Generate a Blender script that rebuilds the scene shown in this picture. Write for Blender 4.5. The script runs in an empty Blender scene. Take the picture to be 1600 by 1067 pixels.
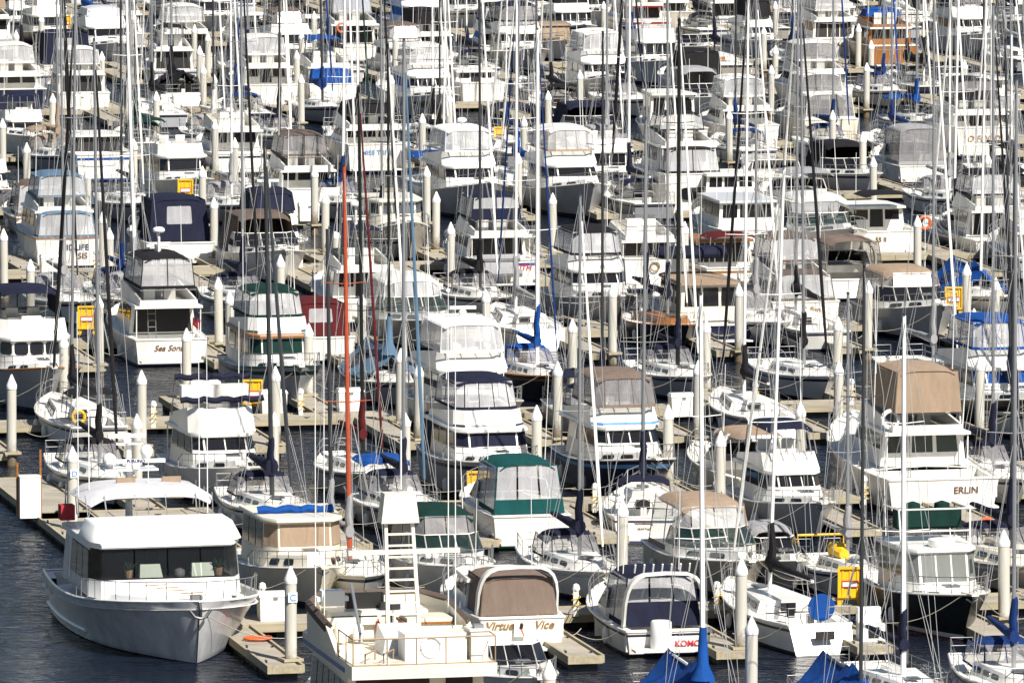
import bpy, math, random
from math import sin, cos, tan, pi, radians, atan2, sqrt
from mathutils import Vector, Matrix

SC = bpy.context.scene
COL = SC.collection
# ------------------------------------------------------------------ camera, sky, sun, exposure
CAM_H, PITCH, FPX = 40.0, radians(6.0), 12111.0          # bluff-top view through a long lens
cam_data = bpy.data.cameras.new('camera')
cam_data.sensor_width = 36.0
cam_data.lens = 36.0 * FPX / 1600.0
cam_data.clip_start, cam_data.clip_end = 1.0, 6000.0
cam = bpy.data.objects.new('camera', cam_data)
cam.location = (0, 0, CAM_H)
cam.rotation_euler = (pi / 2 - PITCH, 0, 0)
COL.objects.link(cam)
SC.camera = cam

SUN_AZ, SUN_EL = radians(35.0), radians(46.0)            # behind the camera, to its right
sun_from = Vector((sin(SUN_AZ) * cos(SUN_EL), -cos(SUN_AZ) * cos(SUN_EL), sin(SUN_EL)))
world = bpy.data.worlds.new('World')
SC.world = world
world.use_nodes = True
nt = world.node_tree
sky = nt.nodes.new('ShaderNodeTexSky')
sky.sky_type = 'NISHITA'
sky.sun_disc = False
sky.sun_elevation = SUN_EL
sky.sun_rotation = atan2(sun_from.x, sun_from.y)
nt.links.new(sky.outputs[0], nt.nodes['Background'].inputs[0])
nt.nodes['Background'].inputs[1].default_value = 0.05
sun_data = bpy.data.lights.new('sun', 'SUN')
sun_data.energy, sun_data.angle, sun_data.color = 5.0, radians(0.53), (1.0, 0.95, 0.87)
sun = bpy.data.objects.new('sun', sun_data)
sun.rotation_euler = (-sun_from).to_track_quat('-Z', 'Y').to_euler()
sun.location = (0, 0, 200)
COL.objects.link(sun)
SC.view_settings.view_transform = 'Standard'
SC.view_settings.look = 'None'
SC.view_settings.exposure = 0.64
SC.view_settings.gamma = 1.0
SC.view_settings.use_curve_mapping = False
SC.cycles.use_denoising = True
SC.cycles.max_bounces = 8
SC.cycles.transparent_max_bounces = 24

# ------------------------------------------------------------------ materials
MATS = {}
def mat(name, rgb, rough=0.5, metal=0.0, var=0.12, scale=1.5, stretch=(1, 1, 1), bump=0.0, bscale=8.0, spec=0.5, alpha=None, tint=None):
    m = bpy.data.materials.new(name)
    m.use_nodes = True
    n, l = m.node_tree.nodes, m.node_tree.links
    b = n['Principled BSDF']
    b.inputs['Roughness'].default_value = rough
    b.inputs['Metallic'].default_value = metal
    b.inputs['Specular IOR Level'].default_value = spec
    tc = n.new('ShaderNodeTexCoord')
    mp = n.new('ShaderNodeMapping')
    mp.inputs['Scale'].default_value = stretch
    l.new(tc.outputs['Object'], mp.inputs[0])
    nz = n.new('ShaderNodeTexNoise')
    nz.inputs['Scale'].default_value = scale
    nz.inputs['Detail'].default_value = 5
    nz.inputs['Roughness'].default_value = 0.65
    l.new(mp.outputs[0], nz.inputs[0])
    rp = n.new('ShaderNodeValToRGB')
    rp.color_ramp.elements[0].position, rp.color_ramp.elements[1].position = 0.3, 0.62
    t = tint or rgb
    rp.color_ramp.elements[0].color = (*[c * (1 - var) for c in t], 1)
    rp.color_ramp.elements[1].color = (*rgb, 1)
    l.new(nz.outputs[0], rp.inputs[0])
    l.new(rp.outputs[0], b.inputs['Base Color'])
    if bump:
        n2 = n.new('ShaderNodeTexNoise')
        n2.inputs['Scale'].default_value = bscale
        n2.inputs['Detail'].default_value = 3
        l.new(mp.outputs[0], n2.inputs[0])
        bp = n.new('ShaderNodeBump')
        bp.inputs['Strength'].default_value = bump
        bp.inputs['Distance'].default_value = 0.05
        l.new(n2.outputs[0], bp.inputs['Height'])
        l.new(bp.outputs[0], b.inputs['Normal'])
    if alpha is not None:
        tr = n.new('ShaderNodeBsdfTransparent')
        mx = n.new('ShaderNodeMixShader')
        mx.inputs[0].default_value = alpha
        l.new(tr.outputs[0], mx.inputs[1])
        l.new(b.outputs[0], mx.inputs[2])
        l.new(mx.outputs[0], n['Material Output'].inputs[0])
    MATS[name] = m
    return m

GEL = dict(rough=0.28, scale=0.9, stretch=(1, 1, 0.25))
mat('white', (0.80, 0.79, 0.75), var=0.20, tint=(0.76, 0.72, 0.63), **GEL)
mat('pure', (0.82, 0.82, 0.80), var=0.05, **GEL)
mat('cream', (0.76, 0.71, 0.58), var=0.10, **GEL)
mat('slate_hull', (0.54, 0.545, 0.56), var=0.30, rough=0.22, scale=1.3, stretch=(1.2, 1.2, 0.35), bump=0.06, bscale=1.5)
mat('grey_hull', (0.36, 0.365, 0.38), var=0.18, **GEL)  # grey darkened so hull-side shade under the flare sits in the colour
mat('pale_grey', (0.55, 0.56, 0.58), var=0.12, **GEL)  # lowered too, so pale hulls carry some shade in the colour
mat('beige_hull', (0.47, 0.42, 0.35), var=0.14, **GEL)
mat('navy_paint', (0.012, 0.016, 0.045), var=0.3, **GEL)
mat('blue_paint', (0.02, 0.07, 0.28), var=0.2, **GEL)
mat('black_paint', (0.012, 0.014, 0.013), var=0.3, **GEL)
mat('green_paint', (0.008, 0.045, 0.032), var=0.3, **GEL)
mat('red_paint', (0.25, 0.03, 0.02), var=0.3, **GEL)
mat('wood', (0.33, 0.13, 0.03), rough=0.4, var=0.45, scale=3, stretch=(1, 6, 6))
mat('teak', (0.36, 0.24, 0.14), rough=0.6, var=0.3, scale=3, stretch=(0.5, 8, 8))
CV = dict(rough=0.85, bump=0.8, bscale=2.2, spec=0.2, scale=1.6, stretch=(1.6, 1.6, 0.55))
mat('navy', (0.012, 0.014, 0.034), var=0.35, **CV)
mat('black', (0.013, 0.012, 0.014), var=0.35, **CV)
mat('blue', (0.006, 0.062, 0.27), var=0.3, **CV)
mat('deep_blue', (0.008, 0.03, 0.13), var=0.3, **CV)
mat('slate', (0.09, 0.16, 0.24), var=0.25, **CV)
mat('teal', (0.004, 0.060, 0.060), var=0.3, **CV)
mat('green', (0.004, 0.028, 0.022), var=0.3, **CV)
mat('taupe', (0.175, 0.13, 0.105), var=0.2, **CV)
mat('brown', (0.12, 0.09, 0.075), var=0.2, **CV)
mat('tan', (0.32, 0.235, 0.165), var=0.2, **CV)
mat('maroon', (0.085, 0.010, 0.012), var=0.3, **CV)
mat('grey', (0.30, 0.30, 0.31), var=0.2, **CV)
mat('sailcloth', (0.72, 0.71, 0.68), var=0.12, **CV)
mat('yellow', (0.78, 0.46, 0.012), rough=0.5, var=0.15, scale=2)
mat('orange', (0.70, 0.13, 0.04), rough=0.5, var=0.2)
mat('rust_red', (0.42, 0.075, 0.03), rough=0.45, var=0.25, scale=3)
mat('glass', (0.012, 0.012, 0.014), rough=0.06, var=0.2, spec=0.5)
mat('green_glass', (0.02, 0.042, 0.038), rough=0.05, var=0.45, scale=1.2, spec=0.7, alpha=0.55)
mat('grey_glass', (0.10, 0.11, 0.12), rough=0.08, var=0.55, scale=1.4, spec=0.6)
mat('vinyl', (0.80, 0.80, 0.82), rough=0.13, var=0.35, scale=0.8, stretch=(2.2, 2.2, 0.4), bump=0.3, bscale=0.8, alpha=0.30)
mat('smoke_vinyl', (0.36, 0.35, 0.36), rough=0.13, var=0.4, scale=0.8, stretch=(2.2, 2.2, 0.4), bump=0.25, bscale=0.8, alpha=0.36)
mat('steel', (0.26, 0.26, 0.26), rough=0.5, metal=0.4, var=0.1)
mat('alloy', (0.40, 0.41, 0.43), rough=0.35, metal=0.6, var=0.2, scale=0.8)
mat('dark_alloy', (0.035, 0.038, 0.042), rough=0.4, var=0.3)
mat('white_spar', (0.80, 0.80, 0.78), rough=0.35, var=0.08)
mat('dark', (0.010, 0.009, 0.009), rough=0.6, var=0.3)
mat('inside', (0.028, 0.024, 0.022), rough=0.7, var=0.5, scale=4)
mat('rubber', (0.02, 0.02, 0.022), rough=0.7, var=0.2)
mat('fender_vinyl', (0.74, 0.73, 0.69), rough=0.4, var=0.15, scale=4)
mat('rope', (0.45, 0.42, 0.34), rough=0.9, var=0.3, scale=20)
mat('wire', (0.42, 0.42, 0.42), rough=0.4, metal=0.3, var=0.1)
mat('deck_grey', (0.60, 0.60, 0.58), rough=0.6, var=0.12, scale=2.5)
mat('deck_white', (0.78, 0.765, 0.715), rough=0.5, var=0.10, scale=2.0)
mat('dock_concrete', (0.37, 0.33, 0.27), rough=0.9, var=0.42, scale=0.7, bump=0.3, bscale=6, tint=(0.42, 0.38, 0.30))
mat('dock_timber', (0.40, 0.345, 0.235), rough=0.85, var=0.35, scale=1.5, stretch=(0.4, 4, 4))
mat('float_dark', (0.045, 0.042, 0.036), rough=0.85, var=0.4)
mat('pile_concrete', (0.54, 0.525, 0.475), rough=0.8, var=0.16, scale=1.6, stretch=(2.5, 2.5, 0.35), bump=0.2, bscale=5, tint=(0.56, 0.53, 0.45))
mat('cap_white', (0.84, 0.84, 0.82), rough=0.45, var=0.05)
mat('flag_red', (0.45, 0.03, 0.04), rough=0.8, var=0.3, scale=6)
mat('flag_blue', (0.02, 0.03, 0.14), rough=0.8, var=0.3)
mat('leaf', (0.03, 0.09, 0.03), rough=0.6, var=0.4, scale=8)
mat('ink_navy', (0.02, 0.025, 0.12), rough=0.5)
mat('ink_gold', (0.30, 0.17, 0.05), rough=0.4)
mat('ink_brown', (0.13, 0.06, 0.03), rough=0.5)
mat('ink_red', (0.55, 0.03, 0.05), rough=0.5)
mat('ink_blue', (0.10, 0.28, 0.55), rough=0.5)

def piling_material():
    m = MATS['pile_concrete']
    n, l = m.node_tree.nodes, m.node_tree.links
    b = n['Principled BSDF']
    src = b.inputs['Base Color'].links[0].from_socket
    tc = n.new('ShaderNodeTexCoord')
    sp = n.new('ShaderNodeSeparateXYZ')
    l.new(tc.outputs['Object'], sp.inputs[0])
    nz = n.new('ShaderNodeTexNoise'); nz.inputs['Scale'].default_value = 5
    l.new(tc.outputs['Object'], nz.inputs[0])
    ad = n.new('ShaderNodeMath'); ad.operation = 'MULTIPLY_ADD'
    oi = n.new('ShaderNodeObjectInfo'); a2 = n.new('ShaderNodeMath'); a2.operation = 'MULTIPLY_ADD'; a2.inputs[1].default_value = -0.8
    l.new(oi.outputs['Random'], a2.inputs[0]); l.new(sp.outputs[2], a2.inputs[2])
    ad.inputs[1].default_value = 1.3; l.new(nz.outputs[0], ad.inputs[0]); l.new(a2.outputs[0], ad.inputs[2])
    mr = n.new('ShaderNodeMapRange')
    mr.inputs[1].default_value, mr.inputs[2].default_value = 0.55, 1.35
    l.new(ad.outputs[0], mr.inputs[0])
    mx = n.new('ShaderNodeMixRGB')
    mx.inputs[1].default_value = (0.13, 0.095, 0.05, 1)       # algae and rust left by the tide
    l.new(mr.outputs[0], mx.inputs[0]); l.new(src, mx.inputs[2])
    l.new(mx.outputs[0], b.inputs['Base Color'])
piling_material()

def water_material():
    m = bpy.data.materials.new('harbour_water')
    m.use_nodes = True
    n, l = m.node_tree.nodes, m.node_tree.links
    b = n['Principled BSDF']
    b.inputs['Base Color'].default_value = (0.006, 0.010, 0.020, 1)
    b.inputs['Roughness'].default_value = 0.04
    b.inputs['IOR'].default_value = 1.33
    tc = n.new('ShaderNodeTexCoord')
    prev = None
    for sx, sy, sc, st in ((0.6, 1.0, 0.9, 0.72), (0.7, 1.2, 2.4, 0.85), (0.9, 1.0, 0.16, 0.35)):
        mp = n.new('ShaderNodeMapping'); mp.inputs['Scale'].default_value = (sx, sy, 1); mp.inputs['Rotation'].default_value = (0, 0, 0.25)
        l.new(tc.outputs['Object'], mp.inputs[0])
        nz = n.new('ShaderNodeTexNoise'); nz.inputs['Scale'].default_value = sc; nz.inputs['Detail'].default_value = 4; nz.inputs['Distortion'].default_value = 0.6
        l.new(mp.outputs[0], nz.inputs[0])
        bp = n.new('ShaderNodeBump'); bp.inputs['Strength'].default_value = st; bp.inputs['Distance'].default_value = 0.35 if sc < 2 else 0.14
        l.new(nz.outputs[0], bp.inputs['Height'])
        if prev: l.new(prev.outputs[0], bp.inputs['Normal'])
        prev = bp
    l.new(prev.outputs[0], b.inputs['Normal'])
    MATS['water'] = m
water_material()

# ------------------------------------------------------------------ mesh helpers
class MB:
    def __init__(s): s.v, s.f, s.m = [], [], []
    def add(s, vs, fs, m=0):
        o = len(s.v)
        s.v += [tuple(p) for p in vs]
        s.f += [tuple(i + o for i in f) for f in fs]
        s.m += [m] * len(fs)
        return s
    def hexa(s, b, t, m=0):
        return s.add(list(b) + list(t), [(3, 2, 1, 0), (4, 5, 6, 7), (0, 1, 5, 4), (1, 2, 6, 5), (2, 3, 7, 6), (3, 0, 4, 7)], m)
    def box(s, x0, x1, y0, y1, z0, z1, m=0):
        q = [(x0, y0), (x1, y0), (x1, y1), (x0, y1)]
        return s.hexa([(x, y, z0) for x, y in q], [(x, y, z1) for x, y in q], m)
    def loft(s, rings, closed=True, cap=(True, True), m=0):
        n = len(rings[0]); vs = [p for r in rings for p in r]; fs = []
        for i in range(len(rings) - 1):
            for j in range(n if closed else n - 1):
                k = (j + 1) % n
                fs.append((i * n + j, i * n + k, (i + 1) * n + k, (i + 1) * n + j))
        if cap[0]: fs.append(tuple(range(n - 1, -1, -1)))
        if cap[1]: fs.append(tuple((len(rings) - 1) * n + j for j in range(n)))
        return s.add(vs, fs, m)
    def tube(s, pts, r, n=6, r1=None, m=0, loop=False):
        pts = [Vector(p) for p in pts]; rings = []; N = len(pts)
        for i, p in enumerate(pts):
            d = (pts[(i + 1) % N] - pts[i - 1]) if loop else (pts[min(i + 1, N - 1)] - pts[max(i - 1, 0)])
            if d.length < 1e-6: d = Vector((0, 0, 1))
            d.normalize()
            a = d.cross(Vector((0, 0, 1)) if abs(d.z) < 0.9 else Vector((1, 0, 0))).normalized(); c = d.cross(a)
            rr = r if r1 is None else r + (r1 - r) * i / max(1, N - 1)
            rings.append([p + (a * cos(2 * pi * k / n) + c * sin(2 * pi * k / n)) * rr for k in range(n)])
        if loop: rings.append(rings[0])
        return s.loft(rings, True, (not loop, not loop), m)
    def lathe(s, prof, o=(0, 0, 0), n=10, axis='z', m=0):
        rings = []
        for r, h in prof:
            ring = []
            for k in range(n):
                a = 2 * pi * k / n
                p = (r * cos(a), r * sin(a), h)
                if axis == 'x': p = (h, r * cos(a), r * sin(a))
                if axis == 'y': p = (r * sin(a), h, r * cos(a))
                ring.append((p[0] + o[0], p[1] + o[1], p[2] + o[2]))
            rings.append(ring)
        return s.loft(rings, True, (True, True), m)
    def poly(s, pts, nrm, th, m=0):
        k = len(pts); nrm = Vector(nrm) * th
        vs = [Vector(p) for p in pts] + [Vector(p) + nrm for p in pts]
        return s.add(vs, [tuple(range(k - 1, -1, -1)), tuple(range(k, 2 * k))] + [(i, (i + 1) % k, k + (i + 1) % k, k + i) for i in range(k)], m)
    def build(s, name, mats, parent=None, ang=38):
        me = bpy.data.meshes.new(name)
        me.from_pydata(s.v, [], s.f)
        mats = [mats] if isinstance(mats, str) else mats
        for q in mats: me.materials.append(MATS[q])
        if len(mats) > 1: me.polygons.foreach_set('material_index', s.m)
        if ang:
            me.polygons.foreach_set('use_smooth', [True] * len(me.polygons))
            me.set_sharp_from_angle(angle=radians(ang))
        me.update()
        return link(bpy.data.objects.new(name, me), parent)

def link(o, parent=None):
    COL.objects.link(o)
    if parent: o.parent = parent
    return o
def tag(o, label=None, cat=None, group=None, kind=None):
    for k, v in (('label', label), ('category', cat), ('group', group), ('kind', kind)):
        if v: o[k] = v
    return o
def empty(name, loc, rz=0.0):
    o = bpy.data.objects.new(name, None)
    o.location = loc; o.rotation_euler = (0, 0, rz); o.empty_display_size = 0.5
    return link(o)
def lerp(a, b, t): return a + (b - a) * t
def V(*a): return Vector(a)
def bil(q, u, v): return Vector(q[0]).lerp(Vector(q[1]), u).lerp(Vector(q[3]).lerp(Vector(q[2]), u), v)
def qnormal(q): return (Vector(q[1]) - Vector(q[0])).cross(Vector(q[3]) - Vector(q[0])).normalized()

def text(parent, s, loc, size, m, face='aft', rake=0.0, shear=0.0, bold=0.0):
    c = bpy.data.curves.new('lettering', 'FONT')
    c.body, c.size, c.align_x, c.shear, c.extrude, c.offset = s, size, 'CENTER', shear, 0.004, bold
    c.materials.append(MATS[m])
    tmp = bpy.data.objects.new('lettering', c)
    me = bpy.data.meshes.new_from_object(tmp)
    bpy.data.objects.remove(tmp)
    o = link(bpy.data.objects.new('lettering', me), parent)
    if face == 'aft': X, Y = V(0, -1, 0), V(sin(rake), 0, cos(rake))
    elif face == 'fwd': X, Y = V(0, 1, 0), V(-sin(rake), 0, cos(rake))
    else: X, Y = V(1, 0, 0), V(0, 0, 1)                       # starboard side
    Z = X.cross(Y)
    M = Matrix((X, Y, Z)).transposed().to_4x4(); M.translation = loc
    o.matrix_local = M
    return o

# pixel of the photograph (1600 wide) -> a point of the water (or of the level z)
def ground(px, py, z=0.0):
    x, y = (px - 800) / FPX, (533.5 - py) / FPX
    d = (x, cos(PITCH) + y * sin(PITCH), -sin(PITCH) + y * cos(PITCH))
    t = (z - CAM_H) / d[2]
    return Vector((d[0] * t, d[1] * t, z))
AX = radians(12.5)                                           # the slips run 12.5 degrees off the line of sight
def to_uv(p): return p.x * cos(AX) + p.y * sin(AX), -p.x * sin(AX) + p.y * cos(AX)
def from_uv(u, v, z=0.0): return Vector((u * cos(AX) - v * sin(AX), u * sin(AX) + v * cos(AX), z))
def pxscale(py): return (py + 739) * 0.02486
def pixel(p):
    dy, dz = p.y, p.z - CAM_H
    zc = dy * cos(PITCH) - dz * sin(PITCH); yc = dy * sin(PITCH) + dz * cos(PITCH)
    return 800 + FPX * p.x / zc, 533.5 - FPX * yc / zc
# ------------------------------------------------------------------ boats: shared parts
BOATS = []        # dicts: root, u, v (near end), nick
class Hull:
    """Lines of a hull: x forward, y to port, z up, the waterline at z = 0, amidships at x = 0."""
    def __init__(s, L, B, fb, fs, trans=0.88, rake=1.1, flare=0.42, tuck=0.0, full=2.2, mid=0.42, dip=0.0):
        s.__dict__.update(L=L, B=B, fb=fb, fs=fs, trans=trans, rake=rake, flare=flare, tuck=tuck, full=full, mid=mid, dip=dip)
    def ys(s, t):
        if t < s.mid: f = lerp(s.trans, 1, sin(pi / 2 * t / s.mid))
        else: f = max(0.0, 1 - ((t - s.mid) / (1 - s.mid)) ** s.full) ** 0.85
        return max(0.015, f * s.B / 2)
    def zs(s, t): return s.fs + (s.fb - s.fs) * t ** 1.9 - s.dip * 4 * t * (1 - t)
    def xs(s, t, k=1.0): return -s.L / 2 + t * (s.L - s.rake * (1 - k)) + (1 - t) ** 6 * s.tuck * k
    def yk(s, t, k): return s.ys(t) * lerp(0.92 - s.flare * t ** 2.2, 1, max(0, k) ** 1.35)
    def x(s, t): return s.xs(t, 1)
    def t(s, x): return (x + s.L / 2) / s.L

def make_hull(root, h, hull='white', stripe=None, boot='navy_paint', bottom='black_paint', rub='white', n=16, bulwark=0.05, toe=0.0, deck_from=0.0, deck='deck_white', floor=0.45, side=0.3):
    mb = MB(); TS = [1 - (1 - i / n) ** 1.25 for i in range(n + 1)]
    rings = []
    KS = [None, 'c', 0.0, 0.10, 0.3, 0.55, 0.78, 0.88, 1.0]
    for t in TS:
        half = []
        zt = h.zs(t)
        for k in KS:
            if k is None: half.append((h.xs(t, -0.35), 0.0, -0.45 + 0.3 * t ** 3))
            elif k == 'c': half.append((h.xs(t, -0.2), h.yk(t, 0) * 0.8, -0.22))
            else: half.append((h.xs(t, k), h.yk(t, k), 0.03 + (zt - 0.03) * k))
        rings.append(half)
    nk = len(KS)
    mi = [3, 3, 2, 0, 0, 0, 1, 0]
    for s in (1, -1):
        for i in range(n):
            for j in range(nk - 1):
                q = [rings[i][j], rings[i + 1][j], rings[i + 1][j + 1], rings[i][j + 1]]
                q = [(x, y * s, z) for x, y, z in q]
                mb.add(q if s < 0 else q[::-1], [(0, 1, 2, 3)], mi[j])
    tr = [(x, y, z) for x, y, z in rings[0]]
    for j in range(nk - 1):
        a, b = tr[j], tr[j + 1]
        mb.add([(a[0], -a[1], a[2]), (b[0], -b[1], b[2]), b, a], [(0, 1, 2, 3)], mi[j])
    # merge coincident vertices so that the sides shade as one smooth surface
    key, idx = {}, []
    nv = []
    for p in mb.v:
        q = (round(p[0], 4), round(p[1], 4), round(p[2], 4))
        if q not in key: key[q] = len(nv); nv.append(p)
        idx.append(key[q])
    fs, ms = [], []
    for f, m in zip(mb.f, mb.m):
        g = []
        for i in f:
            if not g or idx[i] != g[-1]: g.append(idx[i])
        if g[0] == g[-1]: g.pop()
        if len(g) > 2: fs.append(tuple(g)); ms.append(m)
    mb.v, mb.f, mb.m = nv, fs, ms
    mb.build('hull', [hull, stripe or hull, boot or hull, bottom], root, 50)
    # deck
    d = MB(); NT = 10
    tt = [lerp(deck_from, 0.995, (i / NT) ** 0.9) for i in range(NT + 1)]
    rr = []
    for t in tt:
        z = h.zs(t) - bulwark; y = max(0.01, h.ys(t) - 0.02); x = h.x(t)
        rr.append([(x, y, z), (x, y * 0.5, z + 0.05 * y), (x, 0, z + 0.07 * y), (x, -y * 0.5, z + 0.05 * y), (x, -y, z)])
    d.loft(rr, False, (False, False))
    d.build('deck', deck, root)
    if deck_from > 0.03:
        c = MB(); w0, w1 = 0.02, deck_from; m = 6
        L_, R_ = [], []
        ts = [lerp(w0, w1, i / m) for i in range(m + 1)]
        for sgn in (1, -1):
            st = []
            for t in ts:
                y, z, x = h.ys(t), h.zs(t), h.x(t)
                st.append([(x, sgn * (y - 0.01), z - 0.01), (x, sgn * (y - side), z + 0.01), (x, sgn * (y - side - 0.03), floor)])
            c.loft(st if sgn < 0 else [r[::-1] for r in st], False, (False, False))
        fl = [[(h.x(t), h.ys(t) - side - 0.03, floor), (h.x(t), -(h.ys(t) - side - 0.03), floor)] for t in ts]
        c.loft(fl, False, (False, False))
        x0 = h.x(w0); y0 = h.ys(w0) - 0.02; z0 = h.zs(w0)
        c.box(x0 - 0.02, x0 + 0.22, -y0, y0, floor, z0 + 0.01)
        x1 = h.x(w1); c.box(x1 - 0.01, x1 + 0.03, -h.ys(w1) + 0.05, h.ys(w1) - 0.05, floor, h.zs(w1) - bulwark + 0.03)
        c.build('cockpit', deck, root)
    if rub:
        r = MB()
        for sgn in (1, -1):
            r.tube([(h.x(t), sgn * h.ys(t), h.zs(t) + toe) for t in [i / 12 for i in range(13)]], 0.045, 5)
        y = h.ys(0); r.tube([(h.x(0), -y, h.zs(0) + toe), (h.x(0), y, h.zs(0) + toe)], 0.045, 5)
        r.build('rub_rail', rub, root)

def plan(x0, x1, wa, wf, ch=0.5, nf=0.6, z=0.0):
    return [(x0, -wa, z), (x1 - ch, -wf, z), (x1, -wf * nf, z), (x1, wf * nf, z), (x1 - ch, wf, z), (x0, wa, z)]
FACES = ('stbd', 'cs', 'front', 'cp', 'port', 'aft')
def quads(b, t): return {FACES[i]: [b[i], b[(i + 1) % 6], t[(i + 1) % 6], t[i]] for i in range(6)}
def solid(mb, b, t, m=0, cap=(True, True)): return mb.loft([b, t], True, cap, m)

def pane(parent, q, u0, u1, v0, v1, m='glass', name='window', off=0.006, th=0.022, r=0.0):
    nr = qnormal(q); mb = MB()
    if r:
        du = (Vector(q[1]) - Vector(q[0])).length; dv = (Vector(q[3]) - Vector(q[0])).length
        a, b = min(r / max(du, .01), (u1 - u0) / 2.1), min(r / max(dv, .01), (v1 - v0) / 2.1)
        uv = []
        for cu, cv, a0 in ((u1 - a, v0 + b, -pi / 2), (u1 - a, v1 - b, 0), (u0 + a, v1 - b, pi / 2), (u0 + a, v0 + b, pi)):
            for k in range(4):
                g = a0 + pi / 2 * k / 3
                uv.append((cu + a * cos(g), cv + b * sin(g)))
    else: uv = [(u0, v0), (u1, v0), (u1, v1), (u0, v1)]
    mb.poly([bil(q, u, v) + nr * off for u, v in uv], nr, th)
    return mb.build(name, m, parent, 0)
def panes(parent, q, n, v0=0.2, v1=0.85, um=0.06, gap=0.05, m='glass', name='window', r=0.0, fr=None):
    w = (1 - 2 * um - gap * (n - 1)) / n; out = []
    for i in range(n):
        u0 = um + i * (w + gap)
        if fr:
            f = pane(parent, q, u0 - .012, u0 + w + .012, v0 - .04, v1 + .04, fr, 'window_frame', 0.003, 0.018, r)
            out.append(pane(f, q, u0, u0 + w, v0, v1, m, 'pane', 0.012, 0.022, r))
        else: out.append(pane(parent, q, u0, u0 + w, v0, v1, m, name, r=r))
    return out

def canopy(root, x0, x1, w, z0, z1, cv='navy', front='clear', sides='clear', back='clear', rf=0.35, ra=0.1, crown=0.14, wt=None, nf=3, ns=2, nb=2, vin='vinyl', lip=0.10, ch=0.3, hard=None, band=0.10, win=None, hf=0.5):
    """A folding top on bows with its curtains; each curtain panel is a part."""
    wt = wt or w * 0.9
    bq = plan(x0, x1, w, w * 0.96, ch, 0.72, z0)
    tq = plan(x0 + ra, x1 - rf, wt, wt * 0.96, ch * 0.8, 0.72, z1)
    X0, X1 = x0 + ra - 0.06, x1 - rf + 0.08
    rings = []
    for i in range(8):
        s = i / 7; x = lerp(X0, X1, s); e = 1 - (2 * s - 1) ** 4
        c = crown * (0.45 + 0.55 * e); up, lo = [], []
        for j in range(9):
            a = j / 8 * 2 - 1
            y = (wt + 0.03) * (abs(a) ** 0.8) * (1 if a > 0 else -1) * (1 - 0.10 * (1 - e))
            z = z1 + c * (1 - abs(a) ** 2.6) - (0 if hard else .035 * (i % 2) * (1 - a * a)) - lip * (abs(a) ** 6) - 0.5 * lip * (1 - e) * (0.5 + s)
            up.append((x, y, z + 0.02)); lo.append((x, y * 0.985, z - 0.02))
        rings.append(up + lo[::-1])
    mb = MB().loft([r[::-1] for r in rings])
    top = mb.build('hardtop' if hard else 'canopy_top', hard or cv, root, 40)
    Q = quads(bq, tq); bars = MB(); has = False
    per = dict(front=(front, nf), cs=(front if front != 'none' else 'none', 1), cp=(front, 1), stbd=(sides, ns), port=(sides, ns), aft=(back, nb))
    for f, (mode, n) in per.items():
        q = Q[f]
        if mode == 'none': continue
        nr = qnormal(q)
        if mode == 'canvas':
            pn = pane(root, q, 0, 1, 0, 1.0, cv, 'canvas_curtain', 0.0, 0.02)
            if win and f in win: pane(pn, q, 0.28, 0.72, 0.42, 0.85, vin, 'vinyl_window', 0.022, 0.008, 0.08)
        elif mode == 'half':
            pane(root, q, 0, 1, 0, hf, cv, 'canvas_curtain', 0.0, 0.02)
            for i in range(n): pane(root, q, i / n + .015, (i + 1) / n - .015, hf, 0.98, vin, 'vinyl_panel', 0.0, 0.012)
        elif mode in ('clear', 'open'):
            for i in range(n):
                if mode == 'clear': pane(root, q, i / n + .01, (i + 1) / n - .01, 0.02, 0.98, vin, 'vinyl_panel', 0.0, 0.012)
            for i in range(n + 1):
                u = min(max(i / n, .004), .996)
                if mode == 'open': MB().tube([bil(q, u, 0), bil(q, u, 1)], 0.02, 5).build('canopy_bow', 'steel', root, 0)
                else: bars.tube([bil(q, u, 0), bil(q, u, 1)], 0.022, 4); has = True
            if mode == 'clear' and band:
                nrm = nr * 0.018
                bars.poly([bil(q, 0, 0) + nr * .013, bil(q, 1, 0) + nr * .013, bil(q, 1, band) + nr * .013, bil(q, 0, band) + nr * .013], nr, 0.01)
    if has: bars.build('canopy_frame', cv if (sides == 'clear' or front == 'clear' or back == 'clear') else 'steel', root, 0)
    return top

def rail(root, h, t0, t1=0.985, ht=0.65, inset=0.08, n=8, mid=True, m='steel', close=True, r=0.02, name='bow_rail', lean=0.0):
    mb = MB()
    ts = [lerp(t0, t1, i / n) for i in range(n + 1)]
    P = [(h.x(t), max(0.02, h.ys(t) - inset), h.zs(t)) for t in ts]
    def at(p, k, s): return (p[0] + lean * k, s * (p[1] + 0.02 * k), p[2] + ht * k)
    for lev in ((1.0, 0.55) if mid else (1.0,)):
        a = [at(p, lev, 1) for p in P]; b = [at(p, lev, -1) for p in P]
        if lev == 1.0: a[0] = at(P[0], 0.55, 1); b[0] = at(P[0], 0.55, -1)
        if close: mb.tube(a + b[::-1], r if lev == 1 else r * .6, 4)
        else: mb.tube(a, r, 4); mb.tube(b, r, 4)
    for p in P:
        for s in (1, -1): mb.tube([at(p, 0, s), at(p, 1.0 if p is not P[0] else .55, s)], r * .8, 4)
    mb.build(name, m, root)

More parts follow.
